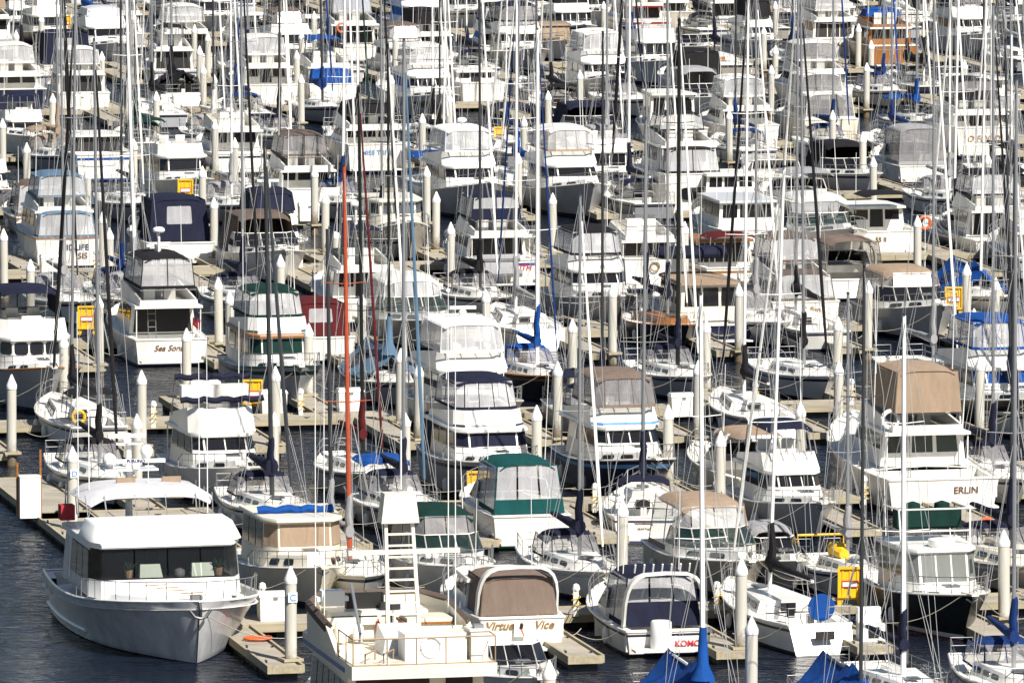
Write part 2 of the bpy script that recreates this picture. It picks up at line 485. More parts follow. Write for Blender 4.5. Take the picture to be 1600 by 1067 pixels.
def antenna(root, x, y, z, ln, lean=0.04, m='white_spar', side=0.0):
    MB().tube([(x, y, z), (x - lean * ln, y + side * ln, z + ln)], 0.022, 5, 0.012).build('antenna', m, root)
def radar_dome(root, x, y, z, r=0.3, m='pure'):
    MB().lathe([(0.06, -0.25), (0.06, -0.02), (r * .85, 0.0), (r, 0.07), (r * .96, 0.17), (r * .6, 0.25), (0.02, 0.27)], (x, y, z), 12).build('radar_dome', m, root)
def sat_dome(root, x, y, z, r=0.25):
    MB().lathe([(r * .5, -r * 1.2), (r * .9, -r * .5), (r, 0), (r * .86, r * .5), (r * .5, r * .86), (0.01, r)], (x, y, z), 12).build('satellite_dome', 'pure', root)
def radar_bar(root, x, y, z, w=1.2, ped=0.35):
    mb = MB().lathe([(0.16, 0), (0.18, ped * .7), (0.10, ped)], (x, y, z), 8)
    p = mb.build('radar_pedestal', 'white', root)
    MB().box(x - .07, x + .07, y - w / 2, y + w / 2, z + ped, z + ped + .14).build('radar_array', 'pure', p)
def fender(root, h, t, s, z=0.35, r=0.12, ln=0.6, m='fender_vinyl'):
    x, y = h.x(t), s * (h.yk(t, 0.55) + r * 1.15)
    f = MB().lathe([(0.03, -ln / 2), (r * .8, -ln / 2 + .06), (r, -ln / 4), (r, ln / 4), (r * .8, ln / 2 - .06), (0.03, ln / 2)], (x, y, z), 8).build('fender', m, root)
    MB().tube([(x, y, z + ln / 2), (x, s * h.ys(t), h.zs(t) + .3)], 0.012, 4).build('fender_line', 'rope', f)
def ring(root, loc, m='yellow', R=0.33, r=0.085, axis='x', gap=0.0, name='life_ring'):
    n = 18; pts = []
    for k in range(n if not gap else n + 1):
        a = gap / 2 + (2 * pi - gap) * k / n - pi / 2
        c, s_ = R * cos(a), R * sin(a)
        pts.append((loc[0], loc[1] + c, loc[2] + s_) if axis == 'x' else (loc[0] + c, loc[1], loc[2] + s_))
    return MB().tube(pts, r, 7, loop=not gap).build(name, m, root)
def arch(root, x, w, z0, z1, r=0.09, rake=-0.5, m='white', thick=0.35):
    rg = []
    N = 12
    for k in range(N + 1):
        a = pi * k / N
        y = -w * cos(a) if 0 < k < N else (-w if k == 0 else w)
        y = w * (-1 if k < N / 2 else 1) * abs(cos(a)) ** 0.45
        z = z0 + (z1 - z0) * sin(a) ** 0.55 if 0 < k < N else z0
        xx = x + rake * (z - z0) / max(.1, (z1 - z0))
        rg.append([(xx - thick / 2, y, z), (xx + thick / 2, y, z), (xx + thick / 2, y * .95, z - r), (xx - thick / 2, y * .95, z - r)])
    MB().loft(rg).build('radar_arch', m, root)
def plant(root, loc, hgt=0.5):
    pot = MB().lathe([(0.12, 0), (0.16, 0.28), (0.13, 0.28)], loc, 8).build('flower_pot', 'teak', root)
    mb = MB(); rg = random.Random(3)
    for k in range(26):
        a, b = rg.uniform(0, 2 * pi), rg.uniform(0.2, 1.1)
        d = V(cos(a) * sin(b), sin(a) * sin(b), cos(b)) * hgt * rg.uniform(.6, 1)
        s = d.cross(V(0, 0, 1)).normalized() * 0.05
        o = Vector(loc) + V(0, 0, .25)
        mb.add([o, o + d * .6 + s, o + d, o + d * .6 - s], [(0, 1, 2, 3)])
    mb.build('leaves', 'leaf', pot)
def dinghy(name_parent, x, y, z, ln=2.6, w=1.3, m='grey', axis='y', cover=None, tilt=0.0):
    """An inflatable: a horseshoe tube, a transom and a floor."""
    pts = []
    for k in range(17):
        a = -pi / 2 + pi * k / 16
        pts.append((ln / 2 - w / 2 + cos(a) * w / 2, sin(a) * (w / 2 - .2)))
    pts = [(-ln / 2, -w / 2 + .2)] + pts + [(-ln / 2, w / 2 - .2)]
    f = (lambda p, dz: (x + p[1] * cos(tilt), y + p[0], z + dz + p[1] * sin(tilt))) if axis == 'y' else (lambda p, dz: (x + p[0], y + p[1] * cos(tilt), z + dz + p[1] * sin(tilt)))
    t = MB().tube([f(p, 0) for p in pts], 0.21, 8).build('dinghy', m, name_parent)
    q = [f(p, -.1) for p in ((-ln / 2 + .2, -w / 2 + .2), (ln / 2 - .5, -w / 2 + .25), (ln / 2 - .5, w / 2 - .25), (-ln / 2 + .2, w / 2 - .2))]
    MB().poly(q, (0, 0, 1), 0.05).build('dinghy_floor', 'grey', t)
    if cover:
        rg = []
        for i in range(7):
            s = i / 6; xx = lerp(-ln / 2, ln / 2 - .1, s); ww = (w / 2) * (1 - max(0, s - .5) ** 2 * 2.6)
            rg.append([f((xx, ww * cos(a)), .05 + .34 * sin(a)) for a in [pi * k / 8 for k in range(9)]])
        MB().loft(rg).build('dinghy_cover', cover, t)
    return t
def ladder(root, x, y, z0, z1, w=0.38, m='steel', rake=0.15, r=.02):
    mb = MB()
    for s in (-1, 1): mb.tube([(x, y + s * w / 2, z0), (x + rake, y + s * w / 2, z1)], r, 4)
    n = max(2, int((z1 - z0) / .28))
    for i in range(1, n): mb.tube([(x + rake * i / n, y - w / 2, lerp(z0, z1, i / n)), (x + rake * i / n, y + w / 2, lerp(z0, z1, i / n))], r * .8, 4)
    mb.build('ladder', m, root)
def flag(root, x, y, z, ln=1.1):
    p = MB().tube([(x, y, z), (x - .25, y, z + ln)], 0.015, 4).build('flag_pole', 'wood', root)
    rg = [[(x - .25 - .06 * k, y - .07 * k + .03 * sin(k * 1.7), z + ln - .05 - .02 * k), (x - .2 - .05 * k, y - .05 * k, z + ln - .42 - .05 * k)] for k in range(6)]
    MB().loft(rg, False, (False, False)).build('flag', 'flag_red', p)
    MB().loft([[(a[0] - .012, a[1] - .012, a[2]), (lerp(a[0], b[0], .5) - .012, lerp(a[1], b[1], .5) - .012, lerp(a[2], b[2], .5))] for a, b in rg[:3]], False, (False, False)).build('flag_canton', 'flag_blue', p)

def place(d, px, py, L, yaw=0.0, u=None, v=None):
    """The near end (bow of a boat that faces the bluff, stern of one that faces away) stands at the photographed waterline point."""
    N = ground(px, py) if u is None else from_uv(u, v)
    a = AX + radians(yaw)
    D = V(sin(a), -cos(a), 0) * (1 if d == 'T' else -1)
    c = N - D * L / 2 if d == 'T' else N + D * L / 2
    return N, c, atan2(D.y, D.x)
LABELS = set()
def boat_root(name, d, px, py, L, B, yaw, label, cat, group, nick, u=None, v=None):
    N, c, rz = place(d, px, py, L, yaw, u, v)
    root = empty(name, c, rz)
    uu, vv = to_uv(N)
    tag(root, label, cat, group)
    BOATS.append(dict(root=root, u=uu, v=vv, nick=nick, d=d, L=L, B=B, px=pixel(N), label=label))
    return root
GM, GS = 'motor boats moored in the slips', 'sailing boats moored in the slips'
# ------------------------------------------------------------------ motor boats
DEF = {
 'fly':     dict(fb=1.95, fs=1.2, ck=.20, tr=(.60, .92, .34), ho=(.20, .68, 2.7, 1.3), br=(.10, .56, .76, .8), top='clear', tt=(.20, .55, 1.2)),
 'trawler': dict(fb=2.05, fs=1.45, ck=.14, tr=(.64, .88, .30), ho=(.14, .64, 3.05, .35), br=(.10, .55, .70, .3), top='clear', tt=(.16, .5, 1.15)),
 'sedan':   dict(fb=1.65, fs=1.05, ck=.28, tr=(.62, .90, .34), ho=(.28, .66, 2.45, .75), br=None, top='none', tt=(.04, .30, 0)),
 'express': dict(fb=1.60, fs=1.10, ck=.48, tr=(.50, .92, .34), ho=None, br=None, top='clear', tt=(.06, .55, 0)),
}
def motor(kind, d, px, py, L, B, label, nick=None, yaw=0.0, name=None, cat='motorboat', u=None, v=None, **kw):
    o = dict(hull='white', stripe=None, boot='navy_paint', bottom='black_paint', rub='white', house='white', glass='glass', deck='deck_white', cv='navy', vin='vinyl',
             rails=True, nfront=3, nside=3, bw='open', ant=2, radar=None, arch=None, fend=2, txt=None, pulpit=True, curt=None, cock=None, visor=0.25, front='clear', sides='clear', back='clear',
             hard=None, ladder=False, seats=True, wr=0.0, platform=True, trim=None, brmat=None, boats=None, flagp=False, ring=None, ws=None, ch=.6, full=2.2, c=False, hwk=.95, flare=.42, dome=None, wf=None, crown=.16, shut=None, win=None)
    o.update(DEF[kind]); o.update(kw)
    k = sqrt(L / 12.0) if kind in ('fly', 'trawler') else sqrt(L / 9.5)
    k *= o.get('k', 1.0)
    if o['c'] and px: px += sin(AX + radians(yaw)) * .42 * L * pxscale(py)
    R = boat_root(name or {'fly': 'flybridge_cruiser', 'trawler': 'trawler', 'sedan': 'cabin_cruiser', 'express': 'express_cruiser'}[kind], d, px, py, L, B, yaw, label, cat, GM, nick, u, v)
    h = Hull(L, B, o['fb'] * k, o['fs'] * k, rake=.12 * L, flare=o['flare'], full=o['full'], tuck=-.15, dip=.04)
    floor = o.get('floor', h.fs - .75 * k)
    make_hull(R, h, o['hull'], o['stripe'], o['boot'], o['bottom'], o['rub'], deck_from=o['ck'], deck=o['deck'], floor=floor)
    hx = h.x; w = B / 2
    if o['platform']:
        MB().box(hx(0) - .75, hx(0) - .1, -w * .8, w * .8, .28, .36).build('swim_platform', o['platform'] if isinstance(o['platform'], str) else 'white', R)
    # trunk cabin on the foredeck
    t0, t1, th = o['tr']; ztr = h.zs((t0 + t1) / 2) - .05
    if th:
        wa, wf = h.ys(t0) - .32, max(.2, h.ys(t1) - .3)
        b = plan(hx(t0), hx(t1), wa, wf, .5, .55, h.zs(t0) - .12)
        b = [(x, y, h.zs(h.t(x)) - .08) for x, y, _ in b]
        t = [(lerp(x, hx(t0), .10), y * .86, z + th * k) for x, y, z in b]
        solid(MB(), b, t).build('trunk_cabin', o['house'], R)
        q = quads(b, t)
        for f in ('stbd', 'port'): panes(R, q[f], 2, .25, .75, .14, .16, o['glass'], 'porthole', .1)
        MB().box(hx(lerp(t0, t1, .45)) - .28, hx(lerp(t0, t1, .45)) + .28, -.28, .28, t[2][2] + .0, t[2][2] + .07).build('hatch', 'grey_glass', R)
        z_tr = t[2][2]
    else: z_tr = h.zs(t0)
    ztop = h.zs(.4)
    zr = ztop
    if o['ho']:
        a, f, z1, slope = o['ho']; z1 *= k; slope *= k
        za = h.zs((a + f) / 2) - .06
        wa, wf = (h.ys(a) - .2) * o['hwk'], min(h.ys(f) - .2, h.ys(a) - .2) * o['hwk']
        b = plan(hx(a), hx(f), wa, wf, o['ch'] * k, .66, za)
        tm = .90 if kind == 'fly' else .94
        t = plan(hx(a) + .05, hx(f) - slope, wa * tm, wf * tm, o['ch'] * k, .7, z1)
        solid(MB(), b, t).build('cabin', o['house'], R)
        q = quads(b, t)
        lo = max(.12, min(.62, (z_tr + .06 - za) / (z1 - za)))
        if o['shut']:
            pane(R, q['front'], .03, .97, lo, .93, o['shut'], 'window_cover'); pane(R, q['cs'], .04, .96, lo, .93, o['shut'], 'window_cover'); pane(R, q['cp'], .04, .96, lo, .93, o['shut'], 'window_cover')
        else:
            panes(R, q['front'], o['nfront'], lo, .93, .03, .035, o['glass'], r=o['wr'], fr=o['wf'])
            for c in ('cs', 'cp'): panes(R, q[c], 1, lo, .93, .07, 0, o['glass'], r=o['wr'], fr=o['wf'])
        for c in ('stbd', 'port'): panes(R, q[c], o['nside'], max(.42, lo * .8), .93, .05, .05, o['glass'], r=o['wr'], fr=o['wf'])
        if o['bw'] == 'open':
            pane(R, q['aft'], .06, .94, .05, .93, 'inside', 'cockpit_shade_panel')  # dark sheet on the cabin wall stands in for cockpit shade
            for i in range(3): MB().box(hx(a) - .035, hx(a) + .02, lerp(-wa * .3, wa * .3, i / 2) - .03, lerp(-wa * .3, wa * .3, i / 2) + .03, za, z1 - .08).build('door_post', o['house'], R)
        elif o['bw'] == 'dark': pane(R, q['aft'], .06, .94, .05, .93, 'dark', 'cockpit_shade_panel')  # blacker sheet for a cockpit deep in shade
        elif o['bw'] == 'door':
            pane(R, q['aft'], .38, .62, .02, .92, 'dark', 'door')
            pane(R, q['aft'], .08, .34, .4, .9, o['glass'], r=o['wr']); pane(R, q['aft'], .66, .92, .4, .9, o['glass'], r=o['wr'])
        elif o['bw'] == 'win':
            panes(R, q['aft'], 3, .4, .9, .06, .05, o['glass'], r=o['wr'])
        # roof with its brow
        ov = o['visor'] * k
        ra = hx(o['br'][0]) if o['br'] else hx(a) - .3
        rb = plan(ra, t[2][0] + ov, wa + .02, wf * tm + .10, o['ch'] * k, .72, z1 - .02)
        rt = [(x - .03 if i in (1, 2, 3, 4) else x, y * .985, z1 + .11) for i, (x, y, z) in enumerate(rb)]
        MB().loft([rb, [(x, y, z1 + .05) for x, y, z in rb], rt]).build('cabin_roof', o['trim'] or o['house'], R)
        zr = z1 + .11
        if o['br'] and o['br'][0] < a - .02:
            for s in (-1, 1): MB().tube([(hx(o['br'][0]) + .15, s * (wa - .08), h.zs(o['br'][0])), (hx(o['br'][0]) + .1, s * (wa - .08), z1)], .03, 5).build('roof_post', o['house'], R)
            if o['ladder']: ladder(R, hx(o['br'][0]) + .35, wa * .45, floor, zr + .2, rake=.35)
    if o['br']:
        a, f, bh, sl = o['br']; bh *= k; sl *= k
        wb = (h.ys(a) - .2) * .88 * o.get('bwk', 1)
        wf2 = min(wb, h.ys(f) - .2)
        b = plan(hx(a), hx(f) + .1, wb, wf2, .5 * k, .72, zr)
        t = plan(hx(a), hx(f) + .1 - sl, wb * .98, wf2 * .95, .5 * k, .74, zr + bh)
        ti = [(x - (.07 if i in (2, 3) else 0) + (.06 if i in (0, 5) else 0), y * .93, z) for i, (x, y, z) in enumerate(t)]
        bi = [(x - (.07 if i in (2, 3) else 0) + (.06 if i in (0, 5) else 0), y * .93, zr + .03) for i, (x, y, _) in enumerate(b)]
        # the aft end of the bridge is low: a coaming that drops towards the stern
        for lst in (t, ti):
            for i in (0, 5): lst[i] = (lst[i][0], lst[i][1], zr + bh * .35)
        MB().loft([b, t, ti, bi], True, (False, True)).build('flying_bridge', o['brmat'] or o['house'], R)
        zt = zr + bh
        q = quads(b, t)
        if o['trim'] and o['stripe']: pane(R, q['front'], 0, 1, .06, .16, o['stripe'], 'bridge_stripe'); [pane(R, q[c], 0, 1, .06, .16, o['stripe'], 'bridge_stripe') for c in ('cs', 'cp')]
        if o['seats']:
            for s in (-1, 1):
                x = hx(lerp(a, f, .45)); MB().box(x - .25, x + .25, s * .5 - .28, s * .5 + .28, zr + .03, zr + .55).box(x - .3, x - .2, s * .5 - .28, s * .5 + .28, zr + .55, zr + .95).build('helm_seat', o.get('seatm', 'white'), R)
            x = hx(f) - sl - .7; MB().hexa([(x - .3, -.5, zr), (x + .3, -.5, zr), (x + .3, .5, zr), (x - .3, .5, zr)], [(x - .1, -.45, zt + .08), (x + .3, -.45, zt + .12), (x + .3, .45, zt + .12), (x - .1, .45, zt + .08)]).build('helm_console', 'white', R)
        br = MB()
        for s in (-1, 1): br.tube([(hx(a) + .05, s * wb * .95, zr + bh * .35), (hx(a) + .05, s * wb * .95, zr + .75), (hx(lerp(a, f, .35)), s * wb * .95, zr + .8)], .02, 4)
        br.tube([(hx(a) + .05, -wb * .95, zr + .75), (hx(a) + .05, wb * .95, zr + .75)], .02, 4)
        br.build('bridge_rail', 'steel', R)
        ta, tf, thh = o['tt']
        if o['top'] != 'none':
            m = o['top']
            fr, sd, bk = (o['front'], o['sides'], o['back']) if m == 'clear' else (m, m, m)
            if m == 'bimini': fr = sd = bk = 'open'
            canopy(R, hx(ta), hx(tf) + .05, wb * .93, zt - .02, zt + thh * k, o['cv'], fr, sd, bk, rf=.45, vin=o['vin'], hard=o['hard'], crown=o['crown'], win=o['win'], band=o.get('band', .10))
            zr = zt + thh * k + .15
        else:
            wsq = plan(hx(ta), hx(f) + .1 - sl, wf2 * .9, wf2 * .9, .5 * k, .74, zt - .01); wst = [(x - .2, y * .97, zt + .3) for x, y, z in wsq]
            Q = quads(wsq, wst)
            for c in ('front', 'cs', 'cp'): pane(R, Q[c], .01, .99, 0, 1, 'smoke_vinyl', 'windscreen', 0, .015)
            zr = zt
    if kind == 'express':
        tw = o['tr'][0] + .03; zb = h.zs(tw) + .30 * k
        wb = h.ys(tw) - .18
        hw = .62 * k
        b = plan(hx(tw) - 1.7 * k, hx(tw) + .35, wb, wb * .97, .75 * k, .62, zb - .02)
        bb = [(x, y * 1.01, h.zs(tw) - .1) for x, y, z in b]
        t = plan(hx(tw) - 1.5 * k, hx(tw) - .42 * k, wb * .9, wb * .88, .65 * k, .66, zb + hw)
        MB().loft([bb, b], True, (False, True)).build('windscreen_base', o['house'], R)
        Q = quads(b, t); fr = MB()
        for c, n in (('front', 3), ('cs', 1), ('cp', 1), ('stbd', 1), ('port', 1)):
            panes(R, Q[c], n, .04, .96, .02, .03, o['glass'], 'windscreen_pane')
            for i in range(n + 1): fr.tube([bil(Q[c], i / n, 0), bil(Q[c], i / n, 1)], .028, 4)
            fr.tube([bil(Q[c], 0, 1), bil(Q[c], 1, 1)], .03, 4)
        fr.build('windscreen_frame', o['ws'] or 'white', R, 0)
        ta, tf, _ = o['tt']
        zt = zb + hw
        if o['top'] != 'none':
            m = o['top']
            fro, sd, bk = (o['front'], o['sides'], o['back']) if m == 'clear' else (m, m, m)
            if m == 'bimini': fro, sd, bk = 'open', 'open', 'none'
            z2 = zt + o.get('tall', .75) * k
            ya = h.ys(.1) - .2
            # curtains: from the coaming up behind the windscreen
            canopy(R, hx(ta), hx(tw) - .25 * k, ya, (h.fs + .02) if bk != 'open' else zt, z2, o['cv'], 'none' if fro == 'none' else 'none', sd, bk, rf=.5, ra=.35, wt=ya * .86, vin=o['vin'], ns=2, nb=3, hf=o.get('hf', .5), hard=o['hard'], crown=o['crown'], win=o['win'], lip=.16, band=o.get('band', .1))
            if fro == 'clear':
                tb = [Vector(p) for p in t[1:5]]; tt_ = [(hx(tw) - .95 * k, -ya * .82, z2 - .08), (hx(tw) - .72 * k, -ya * .6, z2 - .02), (hx(tw) - .72 * k, ya * .6, z2 - .02), (hx(tw) - .95 * k, ya * .82, z2 - .08)]
                for i in range(3): panes(R, [tb[i], tb[i + 1], tt_[i + 1], tt_[i]], 1 if i != 1 else 2, .05, .97, .02, .03, o['vin'], 'vinyl_panel')
            zr = z2 + .15
        else: zr = zt
    if o['curt']:            # canvas over the cockpit of a boat with a house
        ta, tf, zt, modes = o['curt']
        canopy(R, hx(ta), hx(tf), h.ys(ta) - .18, h.zs(ta) + .02, zt * k, o['cv'], 'none', modes[0], modes[1], rf=.0, ra=.25, wt=(h.ys(ta) - .2) * .9, vin=o['vin'], crown=.12, win=o['win'])
    if o['arch']:
        ta, za = o['arch'][:2]; arch(R, hx(ta), h.ys(ta) - .12, h.zs(ta) - .05, za * k, m=o['arch'][2] if len(o['arch']) > 2 else 'white')
        zr = max(zr, za * k)
    if o['rails']: rail(R, h, o.get('rt', .52), ht=.6 * k, n=7)
    if o['pulpit']:
        x = hx(1); z = h.fb
        MB().hexa([(x - .8, -.22, z - .06), (x + .35, -.13, z - .02), (x + .35, .13, z - .02), (x - .8, .22, z - .06)], [(x - .8, -.22, z + .02), (x + .35, -.13, z + .05), (x + .35, .13, z + .05), (x - .8, .22, z + .02)]).build('bow_pulpit', o['house'], R)
        an = MB().tube([(x + .3, 0, z - .05), (x - .1, 0, z - .28)], .03, 5).tube([(x - .02, -.22, z - .16), (x - .1, 0, z - .3), (x - .02, .22, z - .16)], .035, 5)
        an.build('anchor', 'steel', R)
    rg = random.Random(int(px * 7 + py) if px else int(u * 31 + v))
    zbase = zr - .1
    if o['ho'] is None and kind != 'express': zbase = h.zs(.5)
    for i in range(o['ant']):
        antenna(R, hx(.3) + rg.uniform(-.4, .4), (-1) ** i * w * .62, zbase - .3, rg.uniform(2.2, 4.2), rg.uniform(0, .12), side=rg.uniform(-.04, .04))
    xr = hx(sum(o['tt'][:2]) / 2)
    if o['radar'] == 'dome': radar_dome(R, xr, .0, zr + .18)
    elif o['radar'] == 'bar': radar_bar(R, xr, 0, zr - .02)
    elif o['radar'] == 'mast':
        MB().tube([(xr, 0, zr - 1.2), (xr - .25, 0, zr + .7)], .07, 6).tube([(xr - .2, -.6, zr + .45), (xr - .2, .6, zr + .45)], .025, 5).build('radar_mast', 'white', R)
        radar_dome(R, xr - .22, 0, zr + .95); radar_bar(R, xr + .1, 0, zr + .0, 1.1, .2)
    for i in range(o['fend']):
        fender(R, h, .25 + .3 * i, -1 if d == 'A' and False else (1 if d == 'A' else -1), .5 * k)
        if i == 0: fender(R, h, .3, 1 if d == 'T' else -1, .5 * k)
    for tx in (o['txt'] or []):
        s, y, z, size, m = tx[:5]
        kx = z / h.zs(0); text(R, s, (h.xs(0, kx) - .03, y, z), size, m, 'aft', rake=-.1, shear=tx[5] if len(tx) > 5 else 0, bold=.006)
    if o['flagp']: flag(R, hx(0) + .1, -w * .5, h.fs)
    if o['ring']: ring(R, (hx(o['ring'][0]), o['ring'][1], o['ring'][2] * k), o['ring'][3])
    for bd in (o['boats'] or []): dinghy(R, *bd[0], **bd[1])
    return R, h, k, zr
# ------------------------------------------------------------------ sailing boats
def sail(d, mx, py, L, B, label, nick=None, yaw=0.0, hull='white', stripe='navy_paint', cover='navy', spar='alloy', jib='sailcloth', H=None, lean=0.0, dodger=True, bimini=False, tent=None, mizzen=None, wheel=True,
         cat='sailboat', u=None, v=None, boot='navy_paint', bottom='black_paint', rub='white', deck='deck_white', name='sailboat', cabin='white', txt=None, fend=2, jr=.065, ringm=None, wood=False, scoop=False, canoe=False, fb=None, sails=True, outb=False, dcv=None, boom_up=0.0, mr=None, win='glass', thick=1.0, collar=True):
    rgen = random.Random(int((mx or u * 13) * 3 + (py or v)))
    mt = .57 if not mizzen else .60
    near = L * (1 - mt) if d == 'T' else L * mt
    if mx is not None:
        px = mx + sin(AX + radians(yaw)) * near * pxscale(py)
    else: px = None
    R = boat_root(name, d, px, py, L, B, yaw, label, cat, GS, nick, u, v)
    h = Hull(L, B, fb or 1.0 + .035 * L, .75 + .025 * L, trans=.30 if canoe else .72, rake=.13 * L, flare=.25, full=1.9, mid=.45, tuck=.55 if scoop else -.35, dip=.10)
    make_hull(R, h, hull, stripe, boot, bottom, rub, deck_from=.36, deck=deck, floor=.42, side=.42 * B / 3)
    hx = h.x
    # coachroof
    b = plan(hx(.37), hx(.80), h.ys(.4) - .42, max(.25, h.ys(.8) - .22), .7, .45, 0)
    b = [(x, y, h.zs(h.t(x)) - .05) for x, y, z in b]
    t = [(lerp(x, hx(.5), .10), y * .84, z + (.48 if i in (0, 5) else .40 if i in (1, 4) else .22)) for i, (x, y, z) in enumerate(b)]
    solid(MB(), b, t).build('coachroof', cabin, R)
    q = quads(b, t)
    for c in ('stbd', 'port'): panes(R, q[c], 4 if wood else 3, .3, .72, .08, .07, win, 'cabin_window', .12)
    zc = b[0][2] + .46
    MB().box(hx(.68) - .25, hx(.68) + .25, -.25, .25, h.zs(.68) + .38, h.zs(.68) + .44).build('hatch', 'grey_glass', R)
    MB().box(hx(.37) - .015, hx(.37) + .03, -.28, .28, .6, zc - .06).build('companionway', 'wood' if wood else 'dark', R)
    # mast and standing rigging
    xm = hx(mt); zm = h.zs(mt) + .4; H = H or 1.28 * L + 1.0
    mr = mr or .078
    ml = sin(radians(lean))
    if d == 'A': ml = -ml
    def mp(z, x=xm): return V(x - .012 * (z - zm), ml * (z - zm), z)
    ztop = zm + H
    MB().tube([mp(lerp(zm - .35, ztop, i / 6)) for i in range(7)], mr, 8, mr * .72).build('mast', spar, R)
    sp = MB(); wires = MB(); spw = []
    for f, wd in ((.40, .30), (.70, .24)):
        z = zm + H * f
        for s in (-1, 1):
            e = mp(z) + V(-.12, s * B * wd, .05); MB().tube([mp(z), e], .022, 4, .016).build('spreader', spar, R)
            spw.append((f, s, e))
    WR = .012
    for s in (-1, 1):
        e1 = [e for f, ss, e in spw if ss == s and f < .5][0]; e2 = [e for f, ss, e in spw if ss == s and f > .5][0]
        ch = V(xm - .1, s * h.ys(mt) * .92, h.zs(mt))
        wires.tube([ch, e1, e2, mp(ztop - .1)], WR, 3)
        wires.tube([ch + V(.35, 0, 0), mp(zm + H * .40)], WR, 3); wires.tube([ch - V(.35, 0, 0), mp(zm + H * .40)], WR, 3)
        wires.tube([e1, mp(zm + H * .7)], WR * .8, 3)
    wires.tube([V(hx(.02), 0, h.zs(0)), mp(ztop)], WR, 3)
    bowp = V(hx(.985), 0, h.zs(1) + .08)
    wires.tube([bowp, mp(ztop - .05)], WR, 3)
    for i in range(2): wires.tube([mp(zm + .4) + V(-.1 + .2 * i, .13, 0), mp(ztop - .4) + V(0, .12, 0)], .008, 3)
    wires.build('rigging', 'wire', R)
    MB().tube([mp(ztop) + V(0, 0, 0), mp(ztop) + V(.05, .0, .5)], .012, 3).box(mp(ztop).x - .15, mp(ztop).x + .1, mp(ztop).y - .03, mp(ztop).y + .03, ztop, ztop + .06).build('masthead_fitting', 'dark_alloy', R)
    if jib:
        a, c = bowp.lerp(mp(ztop), .06), bowp.lerp(mp(ztop), .93)
        pts = [a.lerp(c, i / 8) for i in range(9)]
        rad = [.6, 1.0, 1.05, 1.0, .95, .85, .75, .65, .45]
        mb = MB(); rg = []
        for p, r in zip(pts, rad): rg.append([p + V(cos(k * pi / 3), sin(k * pi / 3), 0) * jr * r for k in range(6)])
        mb.loft(rg).build('furled_jib', jib, R)
    # boom, mainsail under its cover
    zb = zc + .75 + .02 * L
    be = V(hx(.10), 0, zb + .1 + boom_up)
    def boom(mp_, be, zb, cover, L_):
        MB().tube([mp_(zb), be], .06, 6).build('boom', spar, R)
        if sails and cover:
            rg = []
            m0 = mp_(zb) + V(.16, 0, 0)
            for i in range(9):
                s = i / 8; p = m0.lerp(be, s * .96)
                rz = lerp(.36, .10, s ** .7) * (L / 10) * thick * (1 + .08 * sin(i * 2.1)); ry = lerp(.17, .09, s) * thick
                rg.append([p + V(0, ry * cos(a), rz * (.75 + sin(a)) * .62) for a in [2 * pi * k / 10 for k in range(10)]])
            c = MB().loft(rg)
            hh = rgen.uniform(1.3, 1.8) * L / 10
            col = []
            for f_, rx, ry, dx in ((-.10, .12, .10, -.05), (.06, .30, .15, -.16), (.28, .28, .15, -.13), (.5, .21, .14, -.07), (.72, .17, .13, -.03), (.92, .14, .12, 0), (1.0, .10, .10, 0)):
                p = mp_(zb + hh * f_) + V(dx, .03 * sin(f_ * 9), 0)
                col.append([p + V(rx * cos(a) * lerp(1, thick, .6), ry * sin(a), .05 * sin(a * 2)) for a in [2 * pi * k / 9 for k in range(9)]])
            c.loft(col)
            c.build('sail_cover', cover, R)
    boom(mp, be, zb, None if tent else cover, L)
    if tent:
        rg = []
        zd = h.zs(.3) + .35
        for i in range(22):
            s = i / 21; x = lerp(xm + .5, hx(.04), s); t_ = h.t(x)
            zr_ = zb + .30 - .25 * s + .12 * sin(s * 9) - (.55 * (1 - min(1, s * 4))); y = max(.3, h.ys(max(0.01, t_)) + .05)
            row = []
            for j in range(17):
                a = j / 8 - 1; q_ = abs(a)
                lo = -.14 + .10 * sin(i * 1.1 + (3 if a > 0 else 0)) * q_
                zz = lerp(zr_, zd + lo, q_ ** .82) - .16 * sin(pi * q_) * (.6 + .4 * sin(i * .9 + 2 * a))
                zz += .035 * sin(i * 2.3 + j * 1.7) + .03 * sin(i * 1.3 - j * 2.9)
                row.append((x + .04 * sin(j * 2.2 + i), y * a, zz))
            rg.append(row)
        MB().loft(rg, False, (False, False)).build('boom_tent', tent, R, 75)
        hh = 1.5
        if collar: MB().lathe([(.42, -.25), (.2, .25), (.15, hh * .7), (mr * 1.2, hh)], mp(zb + .1), 14).build('mast_collar', tent, R)
    if mizzen:
        tm, hm, spar2, cov2 = mizzen
        x2 = hx(tm)
        def mp2(z): return V(x2 - .012 * (z - zm), ml * (z - zm), z)
        MB().tube([mp2(zm - .6), mp2(zm + hm)], mr * .9, 8, mr * .65).build('mizzen_mast', spar2, R)
        boom(mp2, V(hx(0) - .5, 0, zb + .2), zb + .1, cov2, L * .7)
    # pulpit, lifelines, pushpit
    rail(R, h, .84, .985, .6, .06, 3, r=.016, name='pulpit', lean=.08)
    mb = MB()
    for s in (-1, 1):
        tt = [.04, .2, .36, .52, .68, .84]
        for lev in (.58, .3): mb.tube([(hx(t_), s * (h.ys(t_) - .06), h.zs(t_) + lev) for t_ in tt], .008, 3)
        for t_ in tt: mb.tube([(hx(t_), s * (h.ys(t_) - .06), h.zs(t_)), (hx(t_), s * (h.ys(t_) - .06), h.zs(t_) + .6)], .012, 4)
    mb.build('lifelines', 'steel', R)
    mb = MB(); y0 = h.ys(.02) - .06
